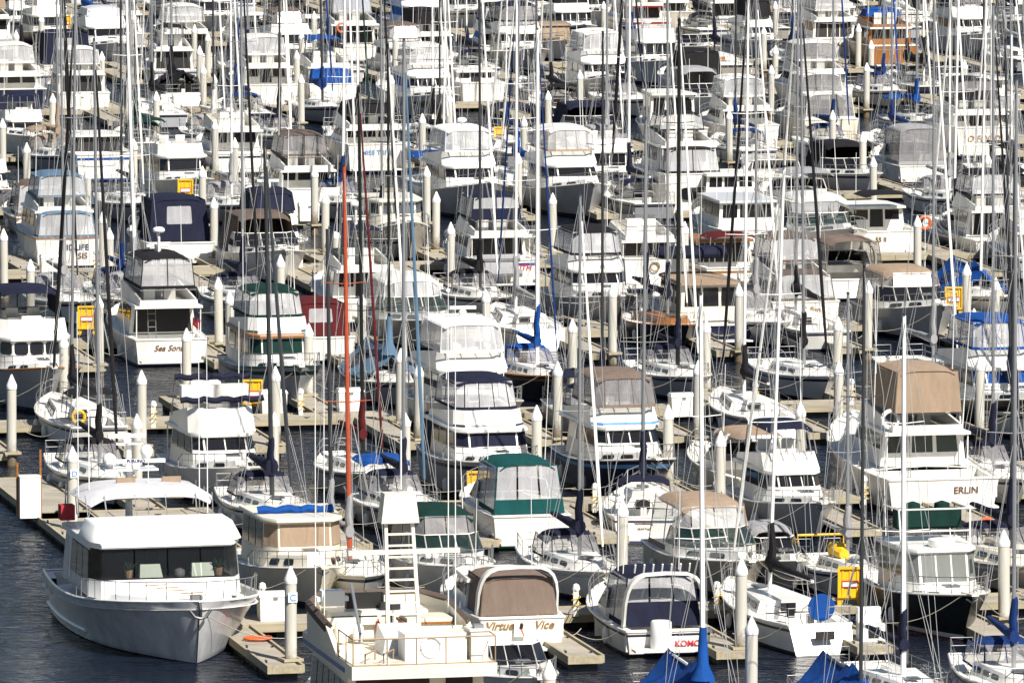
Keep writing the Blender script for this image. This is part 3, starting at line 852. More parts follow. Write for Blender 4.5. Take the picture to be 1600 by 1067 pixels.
    for lev in (.6, .32):
        mb.tube([(hx(.14), h.ys(.14) - .06, h.zs(.14) + lev), (hx(.015), y0, h.fs + lev), (hx(.015), y0 * .3, h.fs + lev)], .016, 4)
        mb.tube([(hx(.14), -h.ys(.14) + .06, h.zs(.14) + lev), (hx(.015), -y0, h.fs + lev), (hx(.015), -y0 * .3, h.fs + lev)], .016, 4)
    for y in (y0, y0 * .3, -y0 * .3, -y0): mb.tube([(hx(.015), y, h.fs), (hx(.015), y, h.fs + .6)], .016, 4)
    mb.build('pushpit', 'steel', R)
    dc = dcv or (cover if cover in ('navy', 'black', 'blue', 'deep_blue', 'green', 'maroon', 'tan', 'taupe', 'teal', 'grey') else 'navy')
    if dodger: canopy(R, hx(.27), hx(.47), h.ys(.36) - .38, zc - .15, zc + .62, dc, 'clear', 'clear', 'none', rf=.65, ra=.02, wt=(h.ys(.36) - .38) * .85, vin='smoke_vinyl', crown=.14, ns=1, nf=2, lip=.18, ch=.35)
    if bimini: canopy(R, hx(.04), hx(.26), h.ys(.1) - .15, h.fs + .3, zc + 1.0, bimini if isinstance(bimini, str) else dc, 'none', 'open', 'open', rf=.1, ra=.1, crown=.12, lip=.12)
    if wheel:
        x = hx(.13); p = MB().box(x - .12, x + .12, -.12, .12, .42, 1.25).build('steering_pedestal', 'white', R)
        ring(p, (x - .16, 0, 1.2), 'steel', .42, .022, name='steering_wheel')
    if outb:
        x = hx(0) - .25; MB().box(x - .2, x + .15, .35, .65, h.fs * .8, h.fs * .8 + .5).box(x - .08, x + .05, .44, .56, -.3, h.fs * .8).build('outboard_motor', 'black', R)
    for i in range(fend): fender(R, h, .35 + .22 * i, -1 if d == 'T' else 1, .45, .11, .55)
    if ringm: ring(R, (hx(.02) - .04, y0 * .75, h.fs + .45), ringm, .27, .075, 'x', gap=1.0, name='horseshoe_buoy')
    for tx in (txt or []):
        s, y, z, size, m = tx[:5]; text(R, s, (h.xs(0, z / h.fs) - .04, y, z), size, m, 'aft', rake=.25 if scoop else -.2, shear=tx[5] if len(tx) > 5 else 0, bold=.004)
    return R, h, xm, zm
# ------------------------------------------------------------------ the setting: water, floating docks, piles
w = MB().add([(-2500, -600, 0), (2500, -600, 0), (2500, 3500, 0), (-2500, 3500, 0)], [(0, 1, 2, 3)]).build('water', 'water', None, 0)
tag(w, 'dark blue rippled harbour water between the docks', kind='structure')

ROWS = [237.5, 274.5, 305.8, 338.0, 371.8, 407.5, 445.6, 483.2, 521.1, 559.0, 598.0, 636.5]
DZ = 0.46
PILES = [(857,1028),(1174,960),(1157,867),(454,885),(1570,824),(972,784),(112,695),(634,640),(1125,675),(839,636),(214,644),(221,578),(291,510),(654,569),(871,568),(1045,629),(1251,627),(1310,562),(1531,555),(1476,620),(1090,566),(626,544),(431,576),(427,640),(17,589),(99,520),
 (6,358),(47,403),(342,431),(359,453),(155,462),(172,357),(161,333),(334,307),(316,262),(491,262),(508,303),(439,400),(525,352),(667,259),(681,298),(705,350),(760,450),(482,505),(565,455),(1070,345),(957,446),(1155,442),(1104,497),(895,500),(864,300),(1215,321),(1434,337),(1356,440),(1511,411),(1555,435),(1309,495),(1522,482),(1587,282),
 (64,20),(25,49),(159,80),(209,18),(199,115),(244,145),(318,101),(325,51),(304,38),(311,74),(335,116),(336,185),(209,220),(42,222),(4,185),(82,144),(367,217),(136,262),(471,50),(464,80),(471,115),(660,180),(702,144),(491,20),(617,50),(611,115),
 (906,47),(857,141),(907,110),(1140,172),(819,180),(1014,210),(1194,40),(810,240),(943,2),(1212,2),(1205,102),(1341,36),(1361,65),(1354,96),(1349,205),(1365,246),(1544,242),(1507,95),(1586,144),(1211,70),(1301,175)]
pile_pts = []
for a, b in PILES:
    p = ground(a, b, 3.8)
    pile_pts.append((p.x, p.y, *to_uv(p)))

def dock_mesh(ln, wd, name, u0, v0, along):
    """A run of floating dock: concrete deck, timber whalers bolted along its edges, dark floats under it."""
    o = empty(name, from_uv(u0, v0), AX + (0 if along == 'u' else pi / 2))
    tag(o, kind='structure')
    return o
mesh_cache = {}
def dock(ln, wd, u0, v0, along, name):
    key = (round(ln, 2), wd)
    o = dock_mesh(ln, wd, name, u0, v0, along)
    if key not in mesh_cache:
        dk = MB(); n = max(1, round(ln / 3.05))
        for i in range(n):                                     # cast panels with open joints
            a, b = ln * i / n + .012, ln * (i + 1) / n - .012
            z = DZ + .006 * ((i * 7) % 3 - 1)
            dk.hexa([(a, -wd / 2 + .1, .26), (b, -wd / 2 + .1, .26), (b, wd / 2 - .1, .26), (a, wd / 2 - .1, .26)], [(a + .01, -wd / 2 + .1, z), (b - .01, -wd / 2 + .1, z), (b - .01, wd / 2 - .1, z), (a + .01, wd / 2 - .1, z)])
        tb = MB()
        for s in (-1, 1):
            n2 = max(1, round(ln / 6))
            for i in range(n2):
                tb.box(ln * i / n2 + .01, ln * (i + 1) / n2 - .01, s * wd / 2 - .1, s * wd / 2 + .0, .22, DZ + .045)
        tb.box(ln - .0, ln + .1, -wd / 2, wd / 2, .22, DZ + .04).box(-.1, 0, -wd / 2, wd / 2, .22, DZ + .04)
        fl = MB(); n3 = max(1, round(ln / 2.4))
        for i in range(n3): fl.box(ln * i / n3 + .12, ln * (i + 1) / n3 - .12, -wd / 2 + .14, wd / 2 - .14, -.4, .24)
        cl = MB()
        for i in range(max(2, int(ln / 4))):
            for s in (-1, 1):
                x = 1 + i * 3.7
                if x < ln - .4: cl.box(x - .14, x + .14, s * (wd / 2 - .16) - .025, s * (wd / 2 - .16) + .025, DZ + .06, DZ + .10).box(x - .05, x + .05, s * (wd / 2 - .16) - .03, s * (wd / 2 - .16) + .03, DZ, DZ + .07)
        mesh_cache[key] = [(nm, mb.build(nm, m, None)) for nm, mb, m in (('dock_deck', dk, 'dock_concrete'), ('timber_edge', tb, 'dock_timber'), ('pontoon', fl, 'float_dark'), ('cleats', cl, 'dark_alloy'))]
        for nm, c in mesh_cache[key]: c.parent = o
    else:
        for nm, c in mesh_cache[key]:
            q = c.copy(); link(q, o)
    return o

def u_range(v):
    z = v / cos(AX)
    out = []
    for px in (-60, 1660):
        # point of the row seen at this column
        k = (px - 800) / FPX; lo = None
        y = v / (cos(AX) - k * sin(AX)); out.append(k * y * cos(AX) + y * sin(AX))
    return out
FINGERS = {}
dock(23.0, 2.4, 49.4, 295.4, 'v', 'main_dock')
for r, v in enumerate(ROWS):
    a, b = u_range(v); a -= 8; b += 8
    if r == 1: a = 49.4
    if r == 2: a = 48.3
    dock(b - a, 2.3, a, v, 'u', 'main_dock')
    for side, ve, ln in (('N', v - 11.3, 10.15), ('F', v + 9.0, 7.85)):
        lo = a + (.4 if r == 1 else 3 if r == 2 else 0)
        us = sorted(p[2] for p in pile_pts if abs(p[3] - ve) < (4.2 if side == 'N' else 4.5))
        keep = []
        for q in us:
            if not keep or q - keep[-1] > 3.0: keep.append(q)
        if not keep: keep = [a + 6]
        full = list(keep)
        q = keep[0]
        while q - 5.15 > lo: q -= 5.15; full.append(q)
        q = keep[-1]
        while q + 5.15 < b: q += 5.15; full.append(q)
        for c, e in zip(keep, keep[1:]):
            n = max(1, round((e - c) / 5.15))
            full += [lerp(c, e, i / n) for i in range(1, n)]
        full.sort(); FINGERS[(r, side)] = full
        if (r, side) == (2, 'N'): full = [q for q in full if q > 52.0]; FINGERS[(r, side)] = full
        for q in full:
            if side == 'N': dock(ln, 1.25, q - .45, v - 1.15 - ln, 'v', 'finger_dock')
            else: dock(ln, 1.25, q - .45, v + 1.15, 'v', 'finger_dock')
# ------------------------------------------------------------------ the boats, nearest first
M, S = motor, sail
# --- first rank
M('sedan', 'A', 815, 1024, 10, 3.5, 'white stern-on cruiser with taupe cockpit canvas, white arch and a parrot emblem on its transom', 'parrot-emblem cruiser', cv='taupe', curt=(.05, .36, 2.62, ('canvas', 'canvas')), ck=.30, fs=1.35, arch=(.10, 3.1), ho=(.28, .66, 2.3, .8),
  txt=[('Virtue', .85, .98, .42, 'ink_gold', .3), ('Vice', -.78, .98, .42, 'ink_gold', .3)], ant=2, boot='black_paint', name='cabin_cruiser')
M('express', 'A', 1044, 1025, 9.4, 3.5, 'white sport fishing boat with navy canvas and KOMO lettered in red on the transom', 'red-lettered KOMO boat', cv='navy', back='half', arch=(.10, 3.0), stripe='navy_paint', fs=.95, fb=1.5, ant=3,
  txt=[('KOMO', -.70, .36, .31, 'ink_red')], ck=.45, tall=.72, tt=(.10, .52, 0), rub='white', fend=1)
S('A', 1211, 1023, 11, 3.3, 'white sloop showing a stepped white transom and a blue-covered steering wheel', 'blue-wheel sloop', yaw=4, hull='white', cover='black', spar='white_spar', scoop=True, lean=1.6, H=15.5, dodger=False, txt=[], wood=False, boot='black_paint')
M('sedan', 'T', 1478, 1008, 10.5, 3.7, 'dark green hulled pilothouse boat with white cabin, red bottom and green seat covers', 'dark green pilothouse boat', c=True, hull='black_paint', boot='white', bottom='red_paint', glass='green_glass', ho=(.30, .66, 2.75, .45), tr=(.60, .88, .12), fb=1.75, fs=1.2, ck=.30, wf='white', visor=.15, top='none', ant=2, ch=.5, radar=None, k=1.0, bw='door')
S('T', 1103, 1192, 9.5, 3.0, 'sloop under a bright blue boom tent with a thick white mast', 'blue-tented sloop', tent='blue', spar='white_spar', H=13.5, dodger=False, jib=None, lean=-.3, mr=.095, wheel=False)
S('T', 1353, 1196, 9.5, 3.0, 'sloop under a pitched blue tarpaulin with a dark weathered mast', 'blue tarpaulin sloop', tent='blue', collar=False, spar='dark_alloy', H=14.5, dodger=False, jib=None, lean=.4, mr=.07)
S('T', 1421, 1150, 10, 3.1, 'sloop with a bare white mast standing above a navy sail cover', None, spar='white_spar', cover='navy', H=12.2, jib=None, mr=.10, dodger=False)
S('T', 1597, 1140, 10.5, 3.2, 'sloop at the frame corner with a dark blue sail cover and dodger', None, cover='deep_blue', spar='alloy', H=20, jib=None, yaw=-6)
M('express', 'T', 842, 1128, 8.5, 3.0, 'open boat with a grey cockpit cover, its bow just showing below the parrot-emblem cruiser', None, cv='grey', top='none', ant=0, rails=True)
# --- behind it, along the same dock
S('T', 907, 949, 9.8, 3.2, 'white sloop with navy dodger, navy mast cover and white furled jib', 'navy-dodger sloop', cover='navy', spar='alloy', H=13.6, hull='white', stripe='pale_grey', jib='sailcloth', lean=.2, thick=1.25, rub='white')
M('express', 'T', 1172, 946, 10.5, 3.7, 'white express cruiser with tan bimini and long railed foredeck facing out', 'tan-bimini express cruiser', cv='tan', glass='green_glass', hull='beige_hull', ant=1, tall=.8, back='none', ch=.8)
S('T', 1330, 946, 7.5, 2.6, 'small white sloop with a yellow sail bag on its foredeck and yellow stern gear', 'yellow-bag sloop', cover='grey', thick=.8, spar='alloy', H=10, hull='pale_grey', dodger=False, wheel=False, stripe='deep_blue', jib=None)
M('express', 'T', 1246, 930, 6.5, 2.4, 'low grey-canvas runabout tied beside the yellow dock cart', 'grey runabout', hull='grey_hull', cv='grey', top='canvas', ant=0, rails=False, tt=(.05, .62, 0), tall=.35, vin='smoke_vinyl', pulpit=False)
S('T', 1592, 944, 11.5, 3.6, 'cream-hulled cruising ketch with red horseshoe buoy and oval portlights', 'cream cruising ketch', hull='beige_hull', cabin='cream', deck='cream', stripe='white', rub='white', cover='navy', spar='dark_alloy', H=15, ringm='orange', lean=.4)
M('express', 'T', 742, 952, 9.8, 3.4, 'white express cruiser with dark green camper canvas facing the bluff', 'green-canvas express', cv='green', glass='green_glass', ant=1, tall=.7, vin='smoke_vinyl', radar=None)
M('sedan', 'T', 467, 957, 10, 4.1, 'boxy cream cabin cruiser with beige window covers and a rolled blue tarp', 'boxy cream cruiser', c=True, hull='cream', house='cream', shut='tan', ho=(.25, .66, 2.9, .25), ck=.25, k=1.0, ant=0, tr=(.62, .88, .5), rails=True)
S('T', 543, 957, 10.5, 3.2, 'ketch with a bright rust-red main mast and black mizzen', 'rust-red masted ketch', yaw=-3, spar='rust_red', cover='grey', H=14.8, jib=None, mizzen=(.16, 12, 'dark_alloy', 'grey'), lean=-.6, mr=.10, dodger=False)
# --- second rank
M('express', 'A', 830, 858, 9.4, 3.5, 'white sedan cruiser with teal canvas and clear silvery curtains, stern to us', 'teal-canvas cruiser', cv='teal', back='half', hf=.30, fs=1.35, ant=2, tall=.95, tt=(.05, .56, 0), boot='green_paint', txt=[])
S('A', 1008, 850, 10, 3.2, 'white sloop seen from its rounded transom with a navy bimini and wheel', 'navy-bimini sloop', yaw=-13, bimini='navy', cover='navy', spar='alloy', jib='black', H=15, scoop=True, txt=[('Something', 0, .74, .17, 'ink_brown'), ('SEATTLE', 0, .54, .13, 'ink_brown')], lean=.4, jr=.07, dodger=False)
M('fly', 'T', 1248, 850, 10.2, 3.3, 'white flybridge boat with navy bimini and dark front windows, shade-grey topsides', 'navy-bimini flybridge', c=True, hull='grey_hull', cv='navy', top='bimini', ant=1, k=.92)
S('T', 628, 850, 10.5, 3.2, 'blue-bimini sloop with shade-grey topsides and a blue-grey furled jib', 'blue-bimini sloop', bimini='blue', cover='navy', spar='alloy', jib='slate', H=18.2, hull='grey_hull', jr=.075, mr=.09, lean=.3)
S('T', 420, 852, 10.5, 3.3, 'white sloop with dark mast, dark jib and bulky navy sail cover', 'dark-masted sloop', cover='navy', spar='dark_alloy', jib='dark_alloy', H=14.2, lean=-.9, jr=.085, mr=.10, thick=1.5, dodger=True)
M('trawler', 'T', 768, 798, 11.5, 4.1, 'trawler with navy side curtains, navy window covers and a navy-striped white bridge', 'navy-striped trawler', c=True, hull='grey_hull', cv='navy', shut='navy', stripe='navy_paint', trim='white', front='clear', k=1.0, curt=(.02, .34, 2.95, ('canvas', 'canvas')), ant=2, pulpit=True, ch=.5, brmat='white', ho=(.20, .64, 2.8, .6))
M('fly', 'T', 985, 794, 12, 4.0, 'flybridge trawler with taupe enclosure, blue bridge trim and navy hull', 'taupe-topped flybridge', c=True, hull='navy_paint', cv='taupe', stripe='ink_blue', trim='white', vin='smoke_vinyl', nfront=2, radar=None, ant=2, fb=2.05)
M('fly', 'A', 1473, 802, 14.5, 5.3, 'big white sport fisher with tall tan bridge canvas, stern lettered ERLIN', 'big tan-topped sport fisher', cv='tan', top='canvas', txt=[('ERLIN', -.95, .82, .40, 'ink_brown')], bwk=.74, ladder=True, ant=2, glass='green_glass', bw='win', ho=(.22, .67, 2.7, 1.3), tt=(.16, .46, 1.5), br=(.16, .57, .75, .7), fs=1.3, fb=2.4, hull='white', arch=None, ring=None, ck=.2, hwk=.76)
M('fly', 'T', 345, 803, 11, 3.9, 'white flybridge cruiser with dark windshield and rolled navy bridge covers', 'rolled-navy-cover cruiser', c=True, cv='navy', top='none', ant=2, nfront=2, br=(.12, .56, 1.0, .6), hull='white', k=1.03)
S('T', 146, 800, 11.5, 3.4, 'tall silver-masted sloop with black jib moored behind the white yacht', 'black-jib sloop', cover='black', jib='black', spar='alloy', H=17.5, jr=.085, hull='pale_grey', lean=-.3)
M('express', 'A', 1203, 787, 9, 3.1, 'white hardtop-arched cruiser with tan bimini, curved white quarter towards the pile', 'tan-topped cruiser', cv='tan', back='open', sides='open', ant=1, tall=.7, arch=(.3, 2.9), yaw=6)
S('T', 1562, 800, 10.5, 3.3, 'sloop with sagging navy sail cover and silver mast', 'sagging-navy-cover sloop', cover='navy', spar='alloy', jib='black', H=19, lean=-.2, thick=1.3)
S('T', 564, 792, 10.5, 3.3, 'canoe-stern cutter with maroon jib and maroon mizzen canvas', 'maroon-jib cutter', canoe=True, cover='maroon', jib='maroon', spar='black_paint', H=15.5, jr=.065, mr=.09, lean=-.4, hull='grey_hull', ringm=None, dodger=False, wood=True)
# --- third rank
S('A', 100, 702, 10.5, 3.4, 'sloop with black bimini and a yellow horseshoe buoy at the stern', 'yellow-buoy sloop', bimini='black', cover='black', ringm='yellow', spar='alloy', jib='black', H=18, jr=.09, dodger=False, hull='white', lean=.8, yaw=2)
S('A', 1168, 690, 10, 3.2, 'sloop with white reverse transom and dark shade-grey sides by the dock end', 'reverse-transom sloop', scoop=True, hull='grey_hull', cover='black', jib='black', spar='white_spar', H=18, jr=.075, lean=.3, dodger=False)
M('fly', 'T', 742, 702, 13, 4.4, 'large white flybridge yacht with clear bridge enclosure and a black windshield band', 'black-banded white flybridge', c=True, cv='sailcloth', vin='vinyl', hull='white', nfront=2, radar='bar', ant=2, k=.98, fb=2.1)
S('T', 1590, 694, 10.5, 3.2, 'white-bowed sloop at the frame edge with a dark raked mast', 'white-bowed edge sloop', cover='navy', spar='dark_alloy', H=16, jib=None, lean=-1.2)
M('trawler', 'T', 45, 655, 12.5, 4.4, 'white trawler with rounded black windows and navy flybridge top', 'round-windowed trawler', c=True, cv='navy', hull='grey_hull', wr=.16, top='clear', trim='white', rub='wood', fb=2.3, ch=.7, nfront=3, sides='canvas', front='none')
M('trawler', 'T', 470, 644, 11.5, 3.9, 'trawler with dark green window covers, teak-trimmed cabin and green flybridge canvas', 'green trawler', hull='grey_hull', shut='green', cv='green', rub='green_paint', trim='wood', stripe='green_paint', fb=2.15, ant=2, brmat='white', vin='vinyl')
S('T', 606, 643, 10, 3.3, 'sloop with a slate-blue cockpit tent and shade-grey topsides', 'slate-tented sloop', cover='slate', tent='slate', spar='black_paint', H=15, hull='grey_hull', jib='sailcloth', wood=True)
S('T', 840, 634, 10.5, 3.2, 'black-hulled classic sloop with varnished teak trim, blue sail cover and blue jib', 'black classic sloop', hull='black_paint', stripe='wood', rub='wood', deck='teak', cover='blue', jib='deep_blue', spar='white_spar', wood=True, H=15.5, lean=.2, jr=.05, cabin='white', mr=.11)
S('T', 1062, 634, 10, 3.2, 'shade-grey sloop with a black mast pointing its bow at the dock', 'black-masted grey sloop', hull='grey_hull', stripe='navy_paint', spar='black_paint', cover='navy', H=16, jib='sailcloth', mr=.11, lean=.3)
S('T', 1262, 634, 10.5, 3.3, 'pale grey sloop with black sail bag and a black furled jib', 'black-bag sloop', hull='pale_grey', cover='black', jib='black', spar='alloy', H=17, jr=.08, lean=-.6, dodger=False)
S('T', 1466, 630, 10.5, 3.4, 'white sloop with a cluttered deck and silver mast behind the tan-topped sport fisher', 'cluttered white sloop', hull='pale_grey', cover='grey', spar='alloy', H=17, dodger=False)
M('fly', 'T', 1582, 692, 12, 4.2, 'black-hulled flybridge boat with bright blue canvas at the frame edge', 'blue-canvas black boat', c=True, hull='black_paint', cv='blue', shut='blue', ant=1, u=None, yaw=0)
# --- fourth rank
M('fly', 'A', 268, 573, 12.5, 4.0, 'white sport cruiser with black-shaded cockpit and orange script on its transom', 'orange-script cruiser', cv='black', bw='dark', ladder=True, txt=[('Sea Sonata', .0, .78, .40, 'ink_brown', .35)], radar='mast', ant=2, fs=1.3, br=(.06, .55, .8, .55), flagp=True, tt=(.08, .5, 1.35), hull='white', bottom='black_paint', vin='vinyl')
M('express', 'A', 505, 568, 9, 3.5, 'white cruiser under a rounded burgundy canopy', 'burgundy-canopy cruiser', cv='maroon', top='canvas', ant=1, tall=.62, fs=1.3, win=('aft',))
M('express', 'T', 684, 555, 11, 3.9, 'white hardtop express cruiser with green-tinted windshield and oval hull ports', 'green-windshield express', glass='green_glass', cv='sailcloth', hard='white', ant=1, hull='beige_hull', tall=.75, front='clear')
S('A', 806, 549, 10.5, 3.4, 'white sloop with twin wheels and a grey-covered boom seen from astern', 'twin-wheel sloop', cover='grey', spar='white_spar', H=16, scoop=True, dodger=False, jib='deep_blue', jr=.05)
M('trawler', 'A', 1122, 541, 11, 3.9, 'navy-hulled trawler with tan roof and a navy-covered dinghy on top', 'navy-hulled trawler', hull='navy_paint', house='cream', trim='tan', bw='win', top='none', cv='navy', ant=1, boats=[((0.3, 0, 4.05), dict(ln=3.4, w=1.7, m='navy', cover='navy'))], fs=1.1, br=None, wr=0.0)
S('T', 1046, 552, 11, 3.4, 'black-hulled wooden ketch with varnished cabin sides and navy sail covers', 'wooden-cabin ketch', hull='black_paint', wood=True, cabin='wood', rub='wood', cover='navy', spar='alloy', H=16, mizzen=(.2, 11, 'alloy', 'navy'), dodger=False, win='glass', canoe=True)
M('express', 'T', 1474, 541, 11, 4.0, 'express cruiser with tan canvas, dark windshield and deep shade-grey bow', 'grey-bowed express', cv='tan', hull='grey_hull', vin='smoke_vinyl', ant=1, fb=1.9, tall=.65)
S('T', 1186, 548, 11.5, 3.5, 'silver motor sailer with a black stripe along its grey side', 'silver motor sailer', hull='pale_grey', stripe='black_paint', cover='grey', spar='alloy', H=16)
S('A', 1250, 549, 10, 3.2, 'sloop with a heaped black sail cover below a silver mast', 'heaped-black-cover sloop', cover='black', spar='alloy', H=17, thick=1.5, dodger=False)
M('fly', 'T', 938, 520, 11.5, 4.0, 'flybridge cruiser with black-framed clear enclosure and dark shade-grey hull', 'black-framed flybridge', c=True, cv='black', hull='grey_hull', nfront=1, ant=1, k=.98)
S('T', 750, 507, 10.5, 3.3, 'sloop with black canvas below a mast banded black and silver', 'black-banded-mast sloop', cover='black', spar='dark_alloy', jib='sailcloth', H=17.5, thick=1.4)
M('fly', 'A', 580, 508, 11, 3.8, 'white boat with navy bimini, radar mast and railed bridge', 'radar-mast boat', cv='navy', top='bimini', radar='mast', ant=2, bw='door')
S('T', 92, 514, 11, 3.3, 'tall silver-masted sloop in the slip past the round-windowed trawler', None, spar='alloy', cover='grey', H=20, jib='black', lean=-.2)
S('T', 206, 511, 10.5, 3.2, 'sloop with a tall leaning white mast beside the orange-script cruiser', 'leaning-white-mast sloop', spar='white_spar', cover='grey', H=17, lean=-1.5, jib=None, mr=.10)
S('T', 375, 512, 10.5, 3.3, 'sloop with wide navy dodger and navy boom canvas', 'wide-navy-dodger sloop', cover='navy', spar='alloy', jib='black', H=18, thick=1.5, hull='grey_hull', jr=.075)
S('T', 1540, 505, 10.5, 3.3, 'white sloop under a draped blue tarpaulin', 'draped-blue-tarp sloop', spar='white_spar', cover='blue', tent='blue', collar=False, H=18, lean=1.0, jib=None)
M('fly', 'A', 1258, 522, 11, 3.9, 'sundeck cruiser with brown-edged clear curtains, gold name on the stern', 'gold-named sundeck cruiser', cv='brown', fs=1.7, txt=[('Fit & Fun', 0, 1.1, .40, 'ink_gold', .3)], bw='win', curt=(.02, .22, 3.1, ('clear', 'clear')), ant=1, hull='white')
# --- fifth rank
M('trawler', 'A', 106, 421, 11.5, 4.0, 'white trawler with blue-trimmed curtains and MIDLIFE ISIS lettered on its stern', 'midlife-lettered trawler', cv='slate', fs=1.75, bw='door', stripe='cream', txt=[('MIDLIFE', -.35, 1.05, .46, 'ink_navy'), ('ISIS', -.75, .58, .46, 'ink_brown')], curt=(.02, .26, 3.05, ('clear', 'clear')), rub='wood', ant=2)
M('express', 'A', 284, 417, 10.5, 4.1, 'white express boat under a big closed navy camper canvas with a clear window', 'closed-navy-camper boat', cv='navy', top='canvas', win=('aft',), tall=1.15, ant=2, fs=1.25)
M('express', 'T', 418, 449, 11, 4.1, 'white cruiser with brown-grey canopy over the helm, rounded bow', 'brown-canopy cruiser', c=True, cv='brown', top='canvas', hull='white', ant=1, fb=1.85, tall=.8)
M('fly', 'A', 790, 452, 11.5, 4.0, 'cruiser in navy enclosure with a grey inflatable across its stern', 'navy-enclosed cruiser', cv='navy', back='half', bw='dark', txt=[('IRON', .3, 1.0, .42, 'ink_navy', .2), ('KITH', -.9, 1.0, .42, 'ink_red', .2)], fs=1.6, stripe='blue_paint', ant=1, boats=[((-6.3, .6, 1.3), dict(ln=2.6, w=1.3, m='grey', tilt=1.0))])
M('sedan', 'T', 618, 414, 11, 3.9, 'cream pilothouse boat with tall square windows and flared beige bow', 'cream pilothouse boat', c=True, hull='beige_hull', house='cream', glass='grey_glass', ho=(.25, .64, 2.9, .4), fb=2.2, wf='cream', bottom='navy_paint', ant=1)
M('sedan', 'A', 1150, 459, 10, 3.7, 'wood-trimmed cruiser with a burgundy top and varnished stern', 'burgundy-topped cruiser', cv='maroon', curt=(.02, .3, 2.9, ('open', 'open')), trim='wood', stripe='wood', fs=1.35, ant=1)
M('express', 'A', 1340, 470, 10, 3.8, 'sport cruiser with layered taupe canvas and a dark open cockpit', 'layered-taupe cruiser', cv='taupe', vin='smoke_vinyl', back='none', ant=1, arch=(.3, 2.9), tall=.8)
M('fly', 'A', 1022, 456, 10.5, 3.7, 'white cruiser with a gold crest on its tall stern', 'gold-crested cruiser', cv='white', fs=1.9, ant=1, top='none')
M('express', 'T', 1303, 418, 11.5, 4.1, 'white hardtop express cruiser with blue-green windshield and a black hatch band', 'black-hatch-band express', c=True, glass='green_glass', cv='white', hard='white', tall=.7, front='none', sides='none', back='none', ant=2, fb=1.95, flare=.3)
M('sedan', 'A', 1392, 407, 11, 3.8, 'white sedan cruiser with open black doorway and black cockpit canvas roll', 'black-doorway cruiser', bw='door', cv='black', curt=(.04, .3, 3.3, ('none', 'none')), fs=1.5, txt=[('55 II', .6, 1.05, .36, 'ink_brown')], ring=(.01, -1.9, 1.9, 'orange'), ant=1)
M('trawler', 'A', 1178, 402, 11, 4.1, 'grey-roofed trawler with a row of dark windows', 'grey-roofed trawler', trim='pale_grey', top='none', br=None, bw='win', ant=2, fs=1.6)
S('T', 595, 412, 10, 3.1, 'sloop with dark mast and black-wrapped mainsail before the cream pilothouse boat', None, spar='alloy', cover='black', H=16, jib='black', jr=.075)
S('T', 185, 500, 9.5, 3.0, 'sloop with a drooping blue sail cover hung on a slim dark mast', 'drooping-blue-cover sloop', spar='dark_alloy', cover='deep_blue', H=17, jib=None, lean=.1, thick=1.3)
S('A', 1500, 402, 11, 3.4, 'white sloop with black canvas figures on deck and navy hull side', 'black-canvas deck sloop', cover='black', spar='white_spar', H=18, hull='navy_paint', lean=.7, mr=.085)
M('fly', 'A', 1570, 408, 11, 3.9, 'white flybridge boat with black bimini at the frame edge', None, cv='black', ant=1, bw='dark')
# --- sixth rank
M('fly', 'T', 736, 350, 13, 4.4, 'white sport flybridge with swept black windshield and tall shade-grey flared bow', 'swept-windshield flybridge', c=True, hull='grey_hull', cv='sailcloth', nfront=1, ant=2, fb=2.3, front='clear', radar='dome', tr=(.6, .9, .2))
M('fly', 'T', 897, 346, 12.5, 4.3, 'white sport flybridge with beige-trimmed bridge enclosure and black visor window', 'beige-trimmed flybridge', c=True, hull='grey_hull', cv='tan', nfront=1, ant=2, fb=2.2, hard='white')
M('fly', 'A', 1084, 340, 12, 4.0, 'aft-cabin yacht with an oval stern window and black-framed enclosure', 'oval-window yacht', cv='black', fs=2.55, fb=2.5, ho=(.22, .67, 4.0, 1.0), ant=2, bw='win', floor=2.0, curt=(.02, .22, 3.95, ('clear', 'clear')), tt=(.25, .5, .9))
M('fly', 'A', 488, 342, 11.5, 4.0, 'cruiser with taupe bimini over brown-framed windows', 'taupe-bimini cruiser', cv='brown', vin='smoke_vinyl', fs=1.8, ant=1, bw='win', house='white')
S('T', 200, 354, 10.5, 3.3, 'sloop with shade-grey hull and cluttered cockpit, bow beside the midlife-lettered trawler', 'cluttered grey sloop', hull='grey_hull', cover='black', spar='alloy', H=16, dodger=False)
S('T', 358, 357, 10.5, 3.3, 'shade-grey sloop with a white life ring on its bow rail', 'life-ring sloop', hull='grey_hull', cover='grey', spar='white_spar', H=16, jib='sailcloth')
S('T', 533, 352, 10, 3.2, 'shade-grey sloop with teak deck box and leaning white mast', 'leaning-mast grey sloop', hull='grey_hull', cover='deep_blue', spar='white_spar', H=17, lean=.9, mr=.085)
S('A', 985, 345, 11, 3.4, 'sloop with tall white mast and black jib leaning in front of it', 'tall white-masted sloop', cover='navy', spar='white_spar', jib='black', H=19, jr=.10, hull='grey_hull', mr=.085)
S('T', 1490, 347, 10.5, 3.2, 'white-masted sloop with grey canvas and pale hull', None, cover='grey', spar='white_spar', H=18, mr=.075)
M('sedan', 'A', 1160, 348, 10, 3.6, 'white sedan with pale roof and wide dark stern window', None, bw='win', ant=2, fs=1.4)
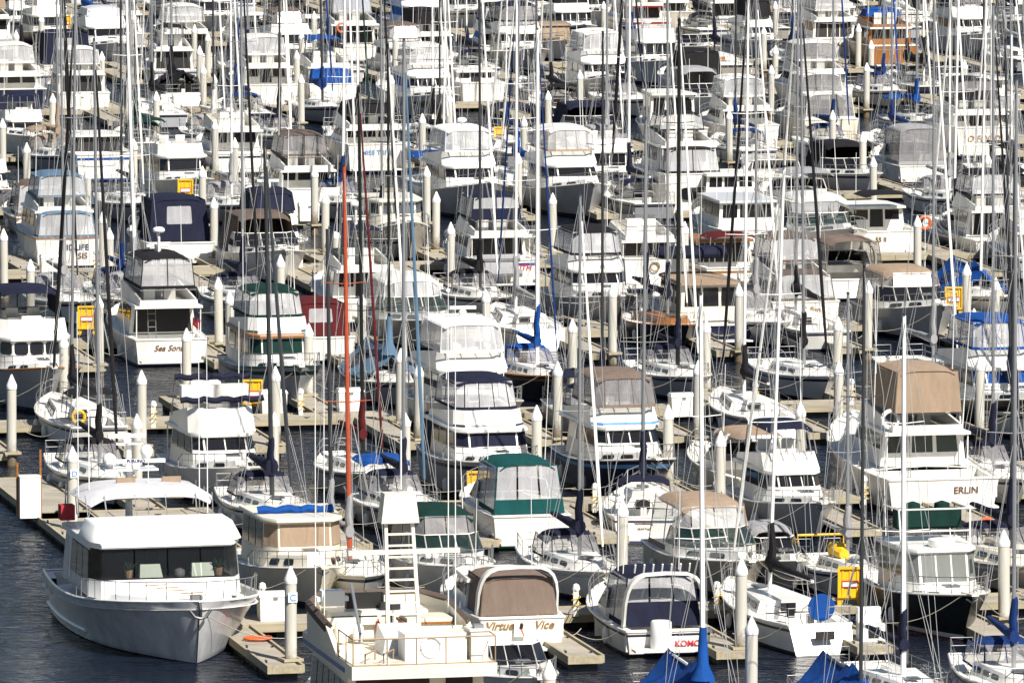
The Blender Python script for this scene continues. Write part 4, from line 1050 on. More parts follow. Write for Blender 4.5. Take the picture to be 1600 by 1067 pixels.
# --- seventh rank
M('fly', 'A', 588, 272, 11.5, 4.1, 'white cruiser with dark stern windows and MISS TRI lettered in blue', 'blue-lettered miss boat', cv='black', fs=1.9, bw='win', txt=[('MISS TRI II', 0, 1.2, .42, 'ink_blue')], top='canvas', tt=(.2, .5, .7), ant=2, ladder=True)
S('T', 84, 278, 11, 3.5, 'sloop with shade-grey hull and tan cockpit tent', 'tan-tented sloop', hull='grey_hull', cover='tan', spar='alloy', H=18, dcv='tan', bimini='tan', jib='black')
M('sedan', 'A', 164, 284, 10.5, 4.0, 'white cruiser with a blue stripe and blue-banded stern', 'blue-banded cruiser', stripe='blue_paint', cv='blue', fs=1.6, bw='dark', ant=1, boot='blue_paint')
S('A', 205, 247, 10, 3.3, 'cream-decked sloop with a dark green dodger', 'green-dodger sloop', cover='green', spar='dark_alloy', H=17, hull='beige_hull', bimini='green', jib='dark_alloy')
S('T', 330, 243, 10.5, 3.3, 'shade-grey sloop with two white fenders on its side', 'two-fender sloop', hull='grey_hull', cover='sailcloth', spar='dark_alloy', H=17, dodger=True, dcv='grey')
M('fly', 'A', 1540, 248, 12, 4.4, 'white yacht with black canvas and O FOOD lettered on its stern', 'food-lettered yacht', cv='black', back='half', fs=2.0, txt=[('O FOOD', .2, 1.1, .55, 'ink_gold', .25)], bw='door', ant=2, vin='smoke_vinyl', curt=None)
M('fly', 'A', 1298, 234, 11.5, 4.1, 'cream sundeck cruiser with clear curtains below a canvas top', 'cream sundeck cruiser', house='cream', cv='sailcloth', fs=2.0, hull='cream', txt=[('Gone', 0, 1.2, .36, 'ink_brown', .3)], bw='win', curt=(.02, .24, 3.6, ('clear', 'clear')), vin='smoke_vinyl', ant=2)
S('T', 1437, 220, 9.5, 3.1, 'grey sloop with bright blue sail cover hanging from its mast', 'bright blue-cover sloop', hull='pale_grey', cover='blue', spar='alloy', H=16, bimini='blue', thick=1.5, dodger=False)
S('T', 1385, 172, 10, 3.2, 'white sloop with a mid-blue dodger', 'mid-blue-dodger sloop', hull='white', cover='deep_blue', spar='alloy', H=16, jib='blue')
M('express', 'A', 1445, 288, 10, 3.7, 'white cruiser under a boxy clear enclosure with grey frame', 'boxy clear-enclosure cruiser', cv='grey', tall=1.1, ant=1, vin='smoke_vinyl')
S('T', 1306, 258, 10, 3.2, 'sloop with a furled blue umbrella-like sail cover on its mast', 'furled-blue-cover sloop', cover='deep_blue', spar='alloy', H=18, jib='deep_blue', jr=.06, thick=1.5)
S('T', 950, 262, 11, 3.4, 'sloop with a dark navy lower hull and teak deck', 'navy-bottomed sloop', hull='navy_paint', stripe='grey_hull', cover='grey', spar='alloy', H=17, wood=True)
M('sedan', 'A', 1068, 238, 10, 3.6, 'boxy white wheelhouse boat with yellow lifejackets on the rail', 'boxy wheelhouse boat', ho=(.3, .7, 3.4, .2), bw='win', ant=2, fs=1.5, ring=(.02, 1.0, 2.1, 'yellow'))
# --- eighth rank
S('A', 262, 170, 11, 3.8, 'sloop draped in black canvas with a broad white stern', 'black-draped sloop', cover='black', tent='black', spar='alloy', H=18, hull='white', scoop=True)
M('fly', 'A', 30, 182, 11.5, 4.2, 'white cruiser with clear curtains over a navy stern', 'navy-sterned cruiser', cv='white', hull='navy_paint', fs=1.9, bw='win', ant=1)
M('fly', 'A', 425, 168, 11.5, 4.1, 'white flybridge sedan with clear enclosure and black aft windows', 'clear-bridge sedan', cv='white', bw='door', ant=2, fs=1.6)
M('fly', 'A', 520, 165, 10.5, 3.8, 'white boat with bright blue bimini and blue cockpit band', 'bright blue bimini boat', cv='blue', top='bimini', shut='blue', ant=1, fs=1.6, curt=(.02, .2, 2.6, ('canvas', 'canvas')))
M('fly', 'T', 672, 192, 12, 4.1, 'white flybridge cruiser with grey bow and three dark front panes', 'three-pane flybridge', c=True, hull='pale_grey', cv='white', ant=2)
M('fly', 'T', 948, 170, 12.5, 4.4, 'big white flybridge with rumpled clear enclosure and shade-grey flared bow', 'rumpled-enclosure flybridge', c=True, hull='grey_hull', cv='sailcloth', ant=2, fb=2.3, nfront=1)
M('trawler', 'T', 1028, 138, 11.5, 4.0, 'white wheelhouse trawler with three square windows and radar dome', 'three-square-window trawler', c=True, radar='dome', nfront=3, top='none', br=(.1, .6, .9, .2), ant=1)
M('express', 'A', 1098, 154, 10, 3.8, 'white boat under a black camper canvas beside the wheelhouse trawler', 'black-camper boat', cv='black', top='canvas', tall=1.0, ant=1)
M('trawler', 'A', 1398, 108, 11, 4.0, 'wooden-cabin trawler with orange varnished stern and blue tarp above', 'orange varnished trawler', hull='wood', house='wood', cv='blue', top='canvas', trim='white', tt=(.3, .5, .5), fs=1.8, bw='win', ant=2)
M('fly', 'A', 1290, 178, 11.5, 4.3, 'broad white cruiser with wrap-around clear enclosure', 'wrap-around cruiser', cv='white', fs=1.9, bw='win', vin='smoke_vinyl', ant=1)
M('fly', 'A', 1175, 238, 11, 4.0, 'white sundeck boat with pale canvas, beside the boxy wheelhouse boat', None, cv='sailcloth', fs=1.8, bw='win', ant=2)
# --- ninth rank and beyond
M('express', 'A', 108, 127, 10.5, 4.2, 'white cruiser under a rounded dark blue camper canvas', 'dark-blue-camper cruiser', cv='navy', top='canvas', win=('aft',), tall=1.1, ant=1)
M('fly', 'T', 163, 108, 12, 4.2, 'white flybridge with blank grey bridge cover and dark visor window', 'grey-cover flybridge', c=True, cv='pale_grey', hull='pale_grey', nfront=1, top='canvas', tt=(.2, .5, .5), ant=1)
M('trawler', 'A', 297, 118, 11.5, 4.2, 'white trawler with dark cockpit and framed clear bridge', 'dark-cockpit trawler', cv='white', bw='dark', ant=2)
M('fly', 'T', 815, 117, 12, 4.4, 'white cruiser with black window band and shade-grey bow at the fairway', 'fairway cruiser', c=True, hull='grey_hull', cv='navy', nfront=1, ant=1, top='clear', vin='smoke_vinyl')
M('sedan', 'T', 885, 98, 10, 3.8, 'tan-covered boat, its whole deck under beige canvas', 'beige-covered boat', house='tan', shut='tan', cv='tan', ant=0, deck='tan')
M('fly', 'A', 1012, 66, 11.5, 4.2, 'white cruiser with red-trimmed bridge and red stern stripe', 'red-trimmed cruiser', stripe='red_paint', trim='red_paint', cv='white', ant=2, fs=1.8)
M('fly', 'A', 560, 98, 12, 4.4, 'white yacht with an orange life ring on its aft rail', 'orange-ring yacht', cv='grey', ring=(.04, 1.2, 2.6, 'orange'), bw='dark', ant=2)
M('fly', 'T', 660, 72, 12, 4.3, 'white flybridge with silvery wrap enclosure, behind the fairway', 'silvery-enclosure flybridge', c=True, cv='white', ant=2)
M('trawler', 'A', 1310, 96, 11, 4.0, 'white trawler with wooden doors and dark lettering on the stern', 'wooden-door trawler', trim='white', glass='wood', fs=1.8, txt=[('PAC', 0, 1.1, .45, 'ink_brown')], ant=2, cv='white')
M('fly', 'T', 1530, 92, 12, 4.4, 'white motor yacht with rounded bow and long white foredeck', 'rounded-bow yacht', c=True, cv='white', ant=2, top='bimini')
# ------------------------------------------------------------------ the white pilothouse yacht in front
mat('cabin_glass', (0.02, 0.022, 0.025), rough=.04, alpha=.22, spec=.5)
mat('grey_top', (0.50, 0.50, 0.52), rough=.8, var=.15, bump=.4)
mat('seafoam', (0.45, 0.52, 0.42), rough=.5, var=.1)
def hero_yacht():
    L, B = 15.2, 6.7
    R = boat_root('motor_yacht', 'T', 313, 1041, L, B, 1.0, 'long white pilothouse yacht with grey topsides, dark wrap-around windscreen and pale bimini', 'motor yacht', GM, 'big white yacht')
    h = Hull(L, B, 2.3, 1.5, rake=.7, flare=.48, full=2.5, trans=.86, tuck=-.1, dip=.05, mid=.5)
    make_hull(R, h, 'slate_hull', None, 'slate_hull', 'black_paint', 'pure', n=22, bulwark=.28, deck_from=.14, floor=.9, toe=.02)
    hx = h.x
    st = MB()
    for s in (-1, 1): st.tube([(hx(t), s * (h.yk(t, .1) + .05), .32 + .1 * t) for t in [i / 10 * .52 for i in range(11)]], .07, 6)
    st.build('spray_rail', 'pure', R)
    # raised foredeck lounge
    b = plan(hx(.58), hx(.86), h.ys(.62) - .75, h.ys(.84) - .6, .9, .5, 0)
    b = [(x, y, h.zs(h.t(x)) - .3) for x, y, z in b]; t = [(lerp(x, hx(.75), .06), y * .92, z + .42) for x, y, z in b]
    solid(MB(), b, t).build('foredeck_trunk', 'pure', R)
    # deckhouse: walls open towards the glass, with a lit saloon inside
    a, f, z0, z1 = .20, .62, 1.7, 3.5
    wa, wf = 2.75, 2.55
    b = plan(hx(a), hx(f), wa, wf + .25, .8, .88, z0); t = plan(hx(a) + .5, hx(f) - .35, wa * .97, (wf + .2) * .98, .75, .88, z1)
    Q = quads(b, t)
    def strip(q, v0, v1, nm, m): return pane(R, q, 0, 1, v0, v1, m, nm, -.03, .03)
    for c in ('stbd', 'port'):
        strip(Q[c], 0, .27, 'side_panel', 'slate_hull'); strip(Q[c], .92, 1, 'side_header', 'pure')
        pane(R, Q[c], 0, .30, .27, .92, 'slate_hull', 'side_panel', -.03, .03)
        panes(R, [bil(Q[c], .30, .27), bil(Q[c], 1, .27), bil(Q[c], 1, .92), bil(Q[c], .30, .92)], 3, .02, .98, .02, .03, 'glass', 'saloon_window', .08)
        pane(R, Q[c], .28, .31, .1, .95, 'pure', 'window_post', .0, .05)
    for c in ('cs', 'front', 'cp'):
        strip(Q[c], 0, .36, 'windscreen_sill', 'pure'); strip(Q[c], .97, 1, 'windscreen_header', 'pure')
        panes(R, Q[c], 4 if c == 'front' else 1, .37, .97, .0, .012, 'cabin_glass', 'windscreen_pane')
    strip(Q['aft'], 0, 1, 'aft_bulkhead', 'slate_hull')
    MB().loft([[(x, y, z1 - .02) for x, y, z in t], [(x, y, z1 + .03) for x, y, z in t]]).build('saloon_ceiling', 'white', R)
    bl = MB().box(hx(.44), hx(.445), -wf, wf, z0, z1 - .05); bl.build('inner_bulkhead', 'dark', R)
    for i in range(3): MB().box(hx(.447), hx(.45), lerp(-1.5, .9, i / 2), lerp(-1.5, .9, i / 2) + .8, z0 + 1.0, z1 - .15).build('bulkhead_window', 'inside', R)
    MB().box(hx(.445), hx(f) - .4, -wf * .95, wf * .95, z0 + .55, z0 + .62).build('dashboard', 'dark', R)
    zd = z0 + .66
    for y in (-.55, 1.35):
        x = hx(.575)
        MB().hexa([(x - .22, y - .42, zd), (x + .22, y - .42, zd), (x + .22, y + .42, zd), (x - .22, y + .42, zd)], [(x - .22, y - .36, zd + .42), (x - .02, y - .36, zd + .46), (x - .02, y + .36, zd + .46), (x - .22, y + .36, zd + .42)]).build('saloon_chair', 'seafoam', R)
    for y in (-1.35, 1.95): plant(R, (hx(.58), y, zd), .5)
    MB().lathe([(.16, 0), (.2, .1), (.18, .25), (.07, .3)], (hx(.585), .5, zd), 10).build('compass', 'steel', R)
    # roof edge and the upper bridge with its sloped white cover
    rb = plan(hx(a) - .3, hx(f) - .12, wa * .98, (wf + .2) * 1.0, .8, .88, z1 + .03)
    MB().loft([rb, [(x, y, z1 + .14) for x, y, z in rb], [(lerp(x, hx(.45), .02), y * .97, z1 + .18) for x, y, z in rb]]).build('cabin_roof', 'pure', R)
    z2 = z1 + .18
    prof = []
    for s, (zz, kx, ky) in enumerate([(0, 0, 1.03), (.05, .0, 1.03), (.28, .16, .995), (.52, .34, .955), (.60, .42, .945), (.63, .52, .93)]):
        q = plan(hx(.43) + .1, hx(f) - .22 - kx, (wf + .15) * ky, (wf + .15) * ky, .4, .90, z2 + zz)
        prof.append(q)
    MB().loft(prof).build('bridge_cover', 'pure', R, 70)
    canopy(R, hx(.12), hx(.42), 2.4, z2 + .4, z2 + 1.3, 'grey_top', 'open', 'open', 'open', rf=.5, ra=.4, crown=.26, wt=2.45, lip=.22)
    for y in (-.6, 1.1):
        x = hx(.30); MB().box(x - .3, x + .3, y - .35, y + .35, z2 + 1.0, z2 + 1.3).box(x - .3, x - .18, y - .35, y + .35, z2 + 1.3, z2 + 1.75).build('bridge_seat', 'tan', R)
    # radar mast
    x = hx(.12)
    m = MB().tube([(x, 0, 2.2), (x - .1, 0, 6.75)], .16, 8, .10).box(x - .5, x + .6, -1.0, 1.0, 5.42, 5.49).box(x - .3, x + .2, -.5, .5, 6.35, 6.41)
    m.build('radar_mast', 'pure', R)
    radar_bar(R, x + .55, .15, 5.5, 2.2, .22)
    text(R, 'FURUNO', (x + .63, .15, 5.735), .17, 'ink_navy', 'fwd', bold=.006)
    radar_bar(R, x + .1, -.1, 6.41, 1.4, .2)
    sat_dome(R, x + .1, .65, 6.1, .24); sat_dome(R, x + .1, -.75, 5.8, .26)
    for y, ln in ((-2.4, 7.5), (-2.0, 7.0), (.2, 2.5), (2.1, 7.0), (2.4, 6.5)): antenna(R, hx(.3), y, z2 + .4, ln, .01)
    rail(R, h, .56, .985, .72, .12, 9, mid=False, lean=.12)
    mb = MB()
    for i in range(4): mb.tube([(hx(.72 + .05 * i), -1.2 + .3 * i, 2.35), (hx(.72 + .05 * i), -.4 + .3 * i, 2.37)], .025, 4)
    mb.build('deck_grab_rails', 'teak', R)
    xx = hx(1)
    an = MB().tube([(xx - .1, 0, 2.3), (xx + .12, 0, 2.05), (xx + .05, 0, 1.75)], .06, 6).tube([(xx + .02, -.38, 2.02), (xx + .08, -.2, 1.78), (xx + .09, 0, 1.72), (xx + .08, .2, 1.78), (xx + .02, .38, 2.02)], .055, 6)
    an.build('anchor', 'dark_alloy', R)
    MB().box(xx - .9, xx - .5, -.2, .2, 2.15, 2.45).build('windlass', 'steel', R)
    stem = MB().tube([(h.xs(.999, k) + .02, 0, .03 + 2.3 * k) for k in (-.02, .2, .4, .6, .8, .95)], .025, 5)
    stem.build('stem_band', 'dark_alloy', R)
    MB().box(hx(.02), hx(.12), -1.6, 1.6, 1.0, 1.5).build('cockpit_seat', 'dark', R)
    MB().box(hx(.16), hx(.2), -wa - .02, -wa + .5, 3.75, 4.3).build('life_ring_locker', 'flag_red', R)
hero_yacht()

# ------------------------------------------------------------------ the cream flybridge yacht with the ladder mast
def hero_tower():
    L, B = 14.5, 4.75
    R = boat_root('motor_yacht', 'A', 664, 1246, L, B, 0, 'cream flybridge yacht with a white ladder mast, seen down onto its boat deck', 'motor yacht', GM, 'ladder-mast yacht')
    h = Hull(L, B, 2.3, 1.5, rake=1.6)
    make_hull(R, h, 'white', 'blue_paint', deck_from=.06, floor=.7, bulwark=.2)
    x0 = -L / 2                                              # aft edge
    X = lambda d: x0 + d                                     # metres forward of the stern
    w = B / 2 - .03; zd = 4.25
    # house below the boat deck
    b = plan(X(1.4), X(9.8), w - .12, w - .3, .8, .7, 1.4); t = plan(X(1.4), X(9.0), w - .15, w - .35, .8, .7, zd - .42)
    solid(MB(), b, t).build('cabin', 'cream', R)
    Q = quads(b, t)
    for c in ('stbd', 'port'): panes(R, Q[c], 6, .42, .86, .04, .02, 'glass', 'window')
    panes(R, Q['front'], 3, .4, .9, .04, .04, 'glass', 'window')
    pane(R, Q['aft'], .06, .60, .02, .93, 'inside', 'cockpit_shade_panel'); pane(R, Q['aft'], .72, .92, .1, .93, 'dark', 'door')  # first sheet paints the shade under the overhang
    q = [(X(9.3), -w + .2), (X(9.3), w - .2)]
    dk = [(X(0), -w, 0), (X(8.2), -w, 0), (X(9.3), -w * .78, 0), (X(9.3), w * .78, 0), (X(8.2), w, 0), (X(0), w, 0)]
    MB().loft([[(x, y, zd - .42) for x, y, z in dk], [(x, y, zd) for x, y, z in dk]]).build('boat_deck', 'cream', R)
    for s in (-1, 1):
        MB().poly([(X(1.2), s * (w + .004), zd - .34), (X(8.1), s * (w + .004), zd - .34), (X(8.1), s * (w + .004), zd - .20), (X(1.2), s * (w + .004), zd - .20)], (0, s, 0), .02).build('blue_stripe', 'blue_paint', R)
    # bridge coaming, deepest forward
    out = [(X(2.6), -w), (X(4.2), -w), (X(7.4), -w), (X(8.9), -w * .72), (X(8.9), w * .72), (X(7.4), w), (X(4.2), w), (X(2.6), w)]
    hts = [.12, .75, 1.05, 1.1, 1.1, 1.05, .75, .12]
    rg = []
    for i, ((x, y), hh) in enumerate(zip(out, hts)):
        k = .94; xi = x - (.12 if x > X(8) else 0)
        rg.append([(x, y, zd), (x + (.1 if x > X(8) else 0), y * 1.01, zd + hh), (xi, y * k, zd + hh), (xi, y * k, zd)])
    MB().loft(rg, True).build('bridge_coaming', 'cream', R)
    cv = [(p[1][0] * .0 + p[1][0], p[1][1], p[1][2]) for p in rg]
    cov = []
    for i in range(1, 7):
        x, y, z = cv[i]; cov.append([(x + .03, y * 1.012, z - .22), (x + .05, y * 1.015, z + .02), (x - .1, y * .97, z + .12), (x - .3, y * .92, z + .02)])
    MB().loft(cov, True).build('windscreen_cover', 'brown', R)
    MB().box(X(4.15), X(4.25), -w * .93, -.15, zd, zd + .62).box(X(5.4), X(5.5), .1, w * .93, zd, zd + .8).build('bridge_bulkhead', 'cream', R)
    for y0, y1 in ((-2.0, -1.4), (-1.2, -.65), (-.5, -.2)): pass
    # forward console with lockers
    MB().box(X(7.3), X(8.6), -w * .7, w * .7, zd, zd + .72).build('bridge_console', 'white', R)
    for y0, y1 in ((.85, 1.55), (.05, .75), (-.45, -.1), (-1.6, -1.2)): MB().box(X(7.28), X(7.31), y0, y1, zd + .22, zd + .58).build('locker_opening', 'dark', R)
    MB().box(X(7.9), X(8.2), -.3, .95, zd + .74, zd + 1.22).build('instrument_panel', 'dark', R)
    MB().box(X(7.4), X(7.8), -.75, -.1, zd + .74, zd + .95).build('chart_table', 'dark_alloy', R)
    s = MB().box(X(7.4), X(7.9), 1.1, 1.85, zd + .9, zd + 1.4).box(X(7.5), X(7.8), .95, 2.0, zd + 1.05, zd + 1.2); s.build('helm_chair', 'pure', R)
    MB().box(X(5.6), X(6.9), -w * .9, -.55, zd, zd + .48).build('bench', 'white', R)
    MB().box(X(5.55), X(6.95), -w * .91, -.5, zd + .48, zd + .56).build('bench_trim', 'wood', R)
    MB().box(X(5.6), X(6.9), -w * .9, -.6, zd + .56, zd + .68).build('cushion', 'cream', R)
    MB().lathe([(.02, 0), (.2, .04), (.24, .3), (.22, .62), (.08, .78)], (X(5.0), w * .72, zd + .05), 12).build('storage_canister', 'pure', R)
    MB().lathe([(.02, 0), (.16, .04), (.19, .25), (.17, .5), (.06, .6)], (X(5.0), w * .48, zd + .05), 12).build('storage_canister', 'pure', R)
    MB().lathe([(.08, 0), (.085, .36), (.03, .42), (.03, .5)], (X(5.3), .42, zd + .25), 10).build('fire_extinguisher', 'orange', R)
    MB().box(X(5.28), X(5.4), -.08, .12, zd + .15, zd + .6).build('first_aid_box', 'pure', R)
    # aft end: lockers, ring, sink, rails
    MB().box(X(.9), X(2.0), -1.55, -.45 + .9, zd, zd + .85).build('deck_locker', 'white', R)
    ring(R, (X(.88), -.4, zd + .45), 'pure', .32, .05)
    MB().box(X(.7), X(1.5), -2.2, -1.65, zd, zd + .92).box(X(.66), X(1.55), -2.24, -1.6, zd + .92, zd + .98).build('sink_cabinet', 'white', R)
    MB().box(X(.9), X(1.2), -2.1, -1.8, zd + .98, zd + 1.1).build('deck_grill', 'steel', R)
    for y in (1.2, 1.8):
        MB().tube([(X(.6), y, zd), (X(.6), y, zd + .3), (X(1.5), y - .5, zd + .3), (X(1.5), y - .5, zd)], .03, 5).build('davit_chock', 'teak', R)
    MB().hexa([(X(2.2), -.6, zd), (X(3.6), -.6, zd), (X(3.6), .9, zd), (X(2.2), .9, zd)], [(X(2.3), -.5, zd + .5), (X(3.6), -.5, zd + .85), (X(3.6), .8, zd + .85), (X(2.3), .8, zd + .5)]).build('companion_hatch', 'pale_grey', R)
    rl = MB(); P = [(X(2.4), w - .05), (X(.06), w - .05), (X(.06), -w + .05), (X(2.6), -w + .05)]
    rl.tube([(x, y, zd + .86) for x, y in P], .025, 5); rl.tube([(x, y, zd + .03) for x, y in P], .02, 4)
    for x, y in P + [(X(.06), k) for k in (1.2, .25, -.7, -1.5)] + [(X(1.2), w - .05), (X(1.2), -w + .05)]: rl.tube([(x, y, zd), (x, y, zd + .86)], .022, 5)
    rl.build('boat_deck_rail', 'teak', R)
    MB().tube([(X(.3), w - .3, zd + .75), (X(.4), w - .35, zd + 1.0), (X(4.6), w - .9, zd + 2.0)], .05, 6).build('davit_boom', 'alloy', R)
    # ladder mast
    tw = MB(); zb, zt = zd + .05, zd + 4.35; yc = -.05
    for sgn in (-1, 1): tw.box(0, 0, 0, 0, 0, 0) if False else tw.hexa([(X(3.4) - .06, yc + sgn * .52 - .06, zb), (X(3.4) + .1, yc + sgn * .52 - .06, zb), (X(3.4) + .1, yc + sgn * .52 + .06, zb), (X(3.4) - .06, yc + sgn * .52 + .06, zb)], [(X(4.3) - .05, yc + sgn * .43 - .05, zt), (X(4.3) + .09, yc + sgn * .43 - .05, zt), (X(4.3) + .09, yc + sgn * .43 + .05, zt), (X(4.3) - .05, yc + sgn * .43 + .05, zt)])
    tw.build('ladder_mast', 'cream', R)
    for i in range(1, 12):
        f = i / 12; x = lerp(X(3.4), X(4.3), f); hw = lerp(.5, .42, f); z = lerp(zb, zt, f)
        MB().box(x - .05, x + .06, yc - hw, yc + hw, z - .03, z + .03).build('rung', 'cream', R)
    MB().box(X(4.0), X(4.16), yc - 1.95, yc + 1.7, zb + 2.95, zb + 3.1).build('yard', 'cream', R)
    MB().hexa([(X(4.0), yc - .62, zt - .35), (X(4.7), yc - .62, zt - .35), (X(4.7), yc + .62, zt - .35), (X(4.0), yc + .62, zt - .35)], [(X(4.05), yc - .5, zt + .6), (X(4.7), yc - .5, zt + .6), (X(4.7), yc + .5, zt + .6), (X(4.05), yc + .5, zt + .6)]).build('crows_nest', 'cream', R)
    MB().tube([(X(4.4), yc - .1, zt + .7), (X(4.4), yc - .1, zt + 2.6)], .03, 5).build('mast_pole', 'pure', R)
    for y in (-.9, -1.15, .8, 1.05): MB().lathe([(.1, 0), (.13, .12), (.02, .14)], (X(4.06), yc + y, zb + 2.8), 8).build('deck_light', 'pure', R)
    for y, x, ln in ((w - .1, 6.5, 13), (w - .35, 6.3, 12), (-w + .2, 6.5, 12.5), (-w + .5, 4.0, 11)): antenna(R, X(x), y, zd + .3, ln, .002)
hero_tower()

# emblem, blue wheel cover, green seat covers and other one-off fittings of boats built above
def find(nick): return [b for b in BOATS if b['nick'] == nick][0]
def fit_outs():
    r = find('parrot-emblem cruiser')['root']; x = -5.21
    f = lambda pts: [(x, y, z) for y, z in pts]
    MB().poly(f([(.32, .72), (-.12, .72), (-.12, 1.28), (.32, 1.28)]), (-1, 0, 0), .012).build('emblem_board', 'pure', r)
    x -= .015
    MB().poly(f([(.14, 1.0), (.10, 1.2), (.03, 1.22), (-.02, 1.12), (.02, .98)]), (-1, 0, 0), .01).build('parrot_mark', 'dark', r)
    MB().poly(f([(.03, 1.22), (-.03, 1.18), (-.02, 1.12)]), (-1, 0, 0), .012).build('parrot_beak', 'yellow', r)
    MB().poly(f([(.10, 1.0), (.02, .98), (-.06, .74), (-.02, .74)]), (-1, 0, 0), .01).build('parrot_tail', 'orange', r)
    r = find('blue-wheel sloop')['root']
    MB().lathe([(.02, -.05), (.50, -.04), (.50, .04), (.02, .05)], (-4.35, -.25, 1.55), 18, 'x').build('wheel_cover', 'blue', r)
    MB().box(-5.55, -5.45, -.35, .35, .55, .85).build('transom_locker', 'inside', r)
    MB().box(-4.2, -4.0, .7, .95, 1.2, 1.7).build('outboard_motor', 'black', r)
    text(r, 'Wind Dancer', (-3.9, -1.62, .95), .26, 'ink_navy', 'side', shear=.3)
    r = find('dark green pilothouse boat')['root']
    x = -.9
    for y in (-.62, .62): MB().box(x - .35, x + .3, y - .6, y + .6, 3.5, 4.2).lathe([(.3, 0), (.28, .22), (.05, .3)], (x, y * .9, 4.18), 10).build('seat_cover', 'green', r)
    b = MB()
    for s in (-1, 1): b.tube([(x - 1.1, s * 1.35, 2.9), (x - 1.1, s * 1.35, 4.25), (x + 1.0, s * 1.35, 4.3), (x + 1.2, s * 1.3, 2.9)], .035, 5)
    b.tube([(x + 1.0, -1.35, 4.3), (x + 1.0, 1.35, 4.3)], .035, 5).tube([(x + 1.1, -1.35, 3.5), (x + 1.1, 1.35, 3.5)], .03, 5)
    b.build('bridge_frame', 'white', r)
    MB().lathe([(.42, 0), (.5, .1), (.5, .32), (.3, .36)], (x + 1.6, .1, 2.95), 12).build('life_raft', 'pure', r)
    r = find('red-lettered KOMO boat')['root']
    MB().lathe([(.36, 0), (.38, .05), (.38, .95), (.34, 1.0)], (-5.05, .35, .34), 14).build('bait_tank', 'pure', r)
    c = MB()
    for i in range(7): c.tube([(-3.7, -1.0 + i / 3, 2.9), (-3.85, -1.0 + i / 3, 3.2)], .035, 6)
    c.build('rod_holders', 'pure', r)
    r = find('boxy cream cruiser')['root']
    pts = [(-.2 + .05 * sin(i * 2.3), lerp(-1.5, 1.4, i / 12), 3.2 + .05 * sin(i * 1.7)) for i in range(13)]
    MB().tube(pts, .16, 8).build('rolled_tarp', 'blue', r)
    r = find('rolled-navy-cover cruiser')['root']
    for z, x, w_ in ((4.12, .35, 1.75), (4.85, -1.8, 1.6)): MB().tube([(x + .04 * sin(i * 2.7), lerp(-w_, w_, i / 14), z + .05 * sin(i * 1.9)) for i in range(15)], .13, 7).build('rolled_cover', 'navy', r)
    b = MB()
    for s in (-1, 1): b.tube([(-2.6, s * 1.6, 3.2), (-1.8, s * 1.6, 4.85)], .025, 5)
    b.build('bimini_frame', 'steel', r)
    MB().box(-1.9, -1.3, -1.4, 1.4, 3.9, 4.55).build('bridge_bench', 'white', r)
    r = find('big tan-topped sport fisher')['root']
    ring(r, (-4.6, 1.5, 3.6), 'pure', .34, .09)
    for s in (-1, 1):
        MB().tube([(-3.4, s * 1.9, 3.0), (-4.4, s * 2.0, 9.2)], .03, 5, .012).build('outrigger', 'pure', r)
        MB().tube([(-4.5, s * 1.7, 1.6), (-4.1, s * 1.6, 3.6)], .03, 5).build('roof_post', 'pure', r)
    
    r = find('yellow-bag sloop')['root']
    MB().loft([[(lerp(-1.2, .6, i / 6), -.15 + (.14 + .22 * sin(pi * (i + .6) / 7.2)) * cos(a), 1.55 + .05 * sin(i * 2) + (.14 + .2 * sin(pi * (i + .6) / 7.2)) * sin(a)) for a in [2 * pi * k / 9 for k in range(9)]] for i in range(7)]).build('sail_bag', 'yellow', r)
    MB().tube([(-3.4, -.9, 1.0), (-3.5, -.9, 1.75), (-3.5, .9, 1.75), (-3.4, .9, 1.0)], .055, 6).build('stern_rail_padding', 'yellow', r)
    r = find('life-ring sloop')['root']; ring(r, (4.9, .3, 2.0), 'pure', .34, .1)
    r = find('gold-crested cruiser')['root']
    ring(r, (-5.46, 0, 1.35), 'ink_gold', .24, .04, name='gold_crest')
    r = find('oval-window yacht')['root']
    q = [(-6.14, .9, 1.0), (-6.14, -.9, 1.0), (-6.16, -.9, 1.9), (-6.16, .9, 1.9)]
    pane(r, q, 0, 1, .05, .85, 'glass', 'oval_window', .03, .02, .35)
fit_outs()
# ------------------------------------------------------------------ the rest of the slips, where the photograph packs boats too densely to read their names
def side_of(v):
    best = None
    for r, rv in enumerate(ROWS):
        for s, vv in (('N', rv - 11.5), ('F', rv + 1.6)):
            if best is None or abs(v - vv) < best[0]: best = (abs(v - vv), r, s)
    return best[1], best[2]
taken = {}
for b in BOATS: taken.setdefault(side_of(b['v']), []).append((b['u'], b['B']))
RG = random.Random(11)
CN = {'navy': 'navy', 'black': 'black', 'blue': 'bright blue', 'deep_blue': 'dark blue', 'green': 'dark green', 'tan': 'tan', 'taupe': 'taupe', 'grey': 'grey', 'sailcloth': 'white', 'white': 'white', 'maroon': 'maroon', 'brown': 'brown', 'slate': 'slate blue', 'teal': 'teal'}
HN = {'white': 'white', 'pale_grey': 'pale grey', 'grey_hull': 'grey', 'beige_hull': 'beige', 'navy_paint': 'navy', 'cream': 'cream'}
SN = {'alloy': 'silver', 'white_spar': 'white', 'dark_alloy': 'dark'}
FIXED = [b for b in BOATS if b['nick']]
fill_count = {}
def near_name(u, v, used):
    p = from_uv(u, v); px, py = pixel(p)
    c = sorted(FIXED, key=lambda b: abs(b['u'] - u) + .55 * abs(b['v'] - v))
    out = []
    for b in c[:9]:
        bx, by = b['px']
        if abs(bx - px) < 55: rel = 'behind' if by > py else 'in front of'
        else: rel = 'beside' if abs(b['v'] - v) < 14 else ('up the row behind' if by > py else 'down the row before')
        out.append((rel, b['nick']))
    return out
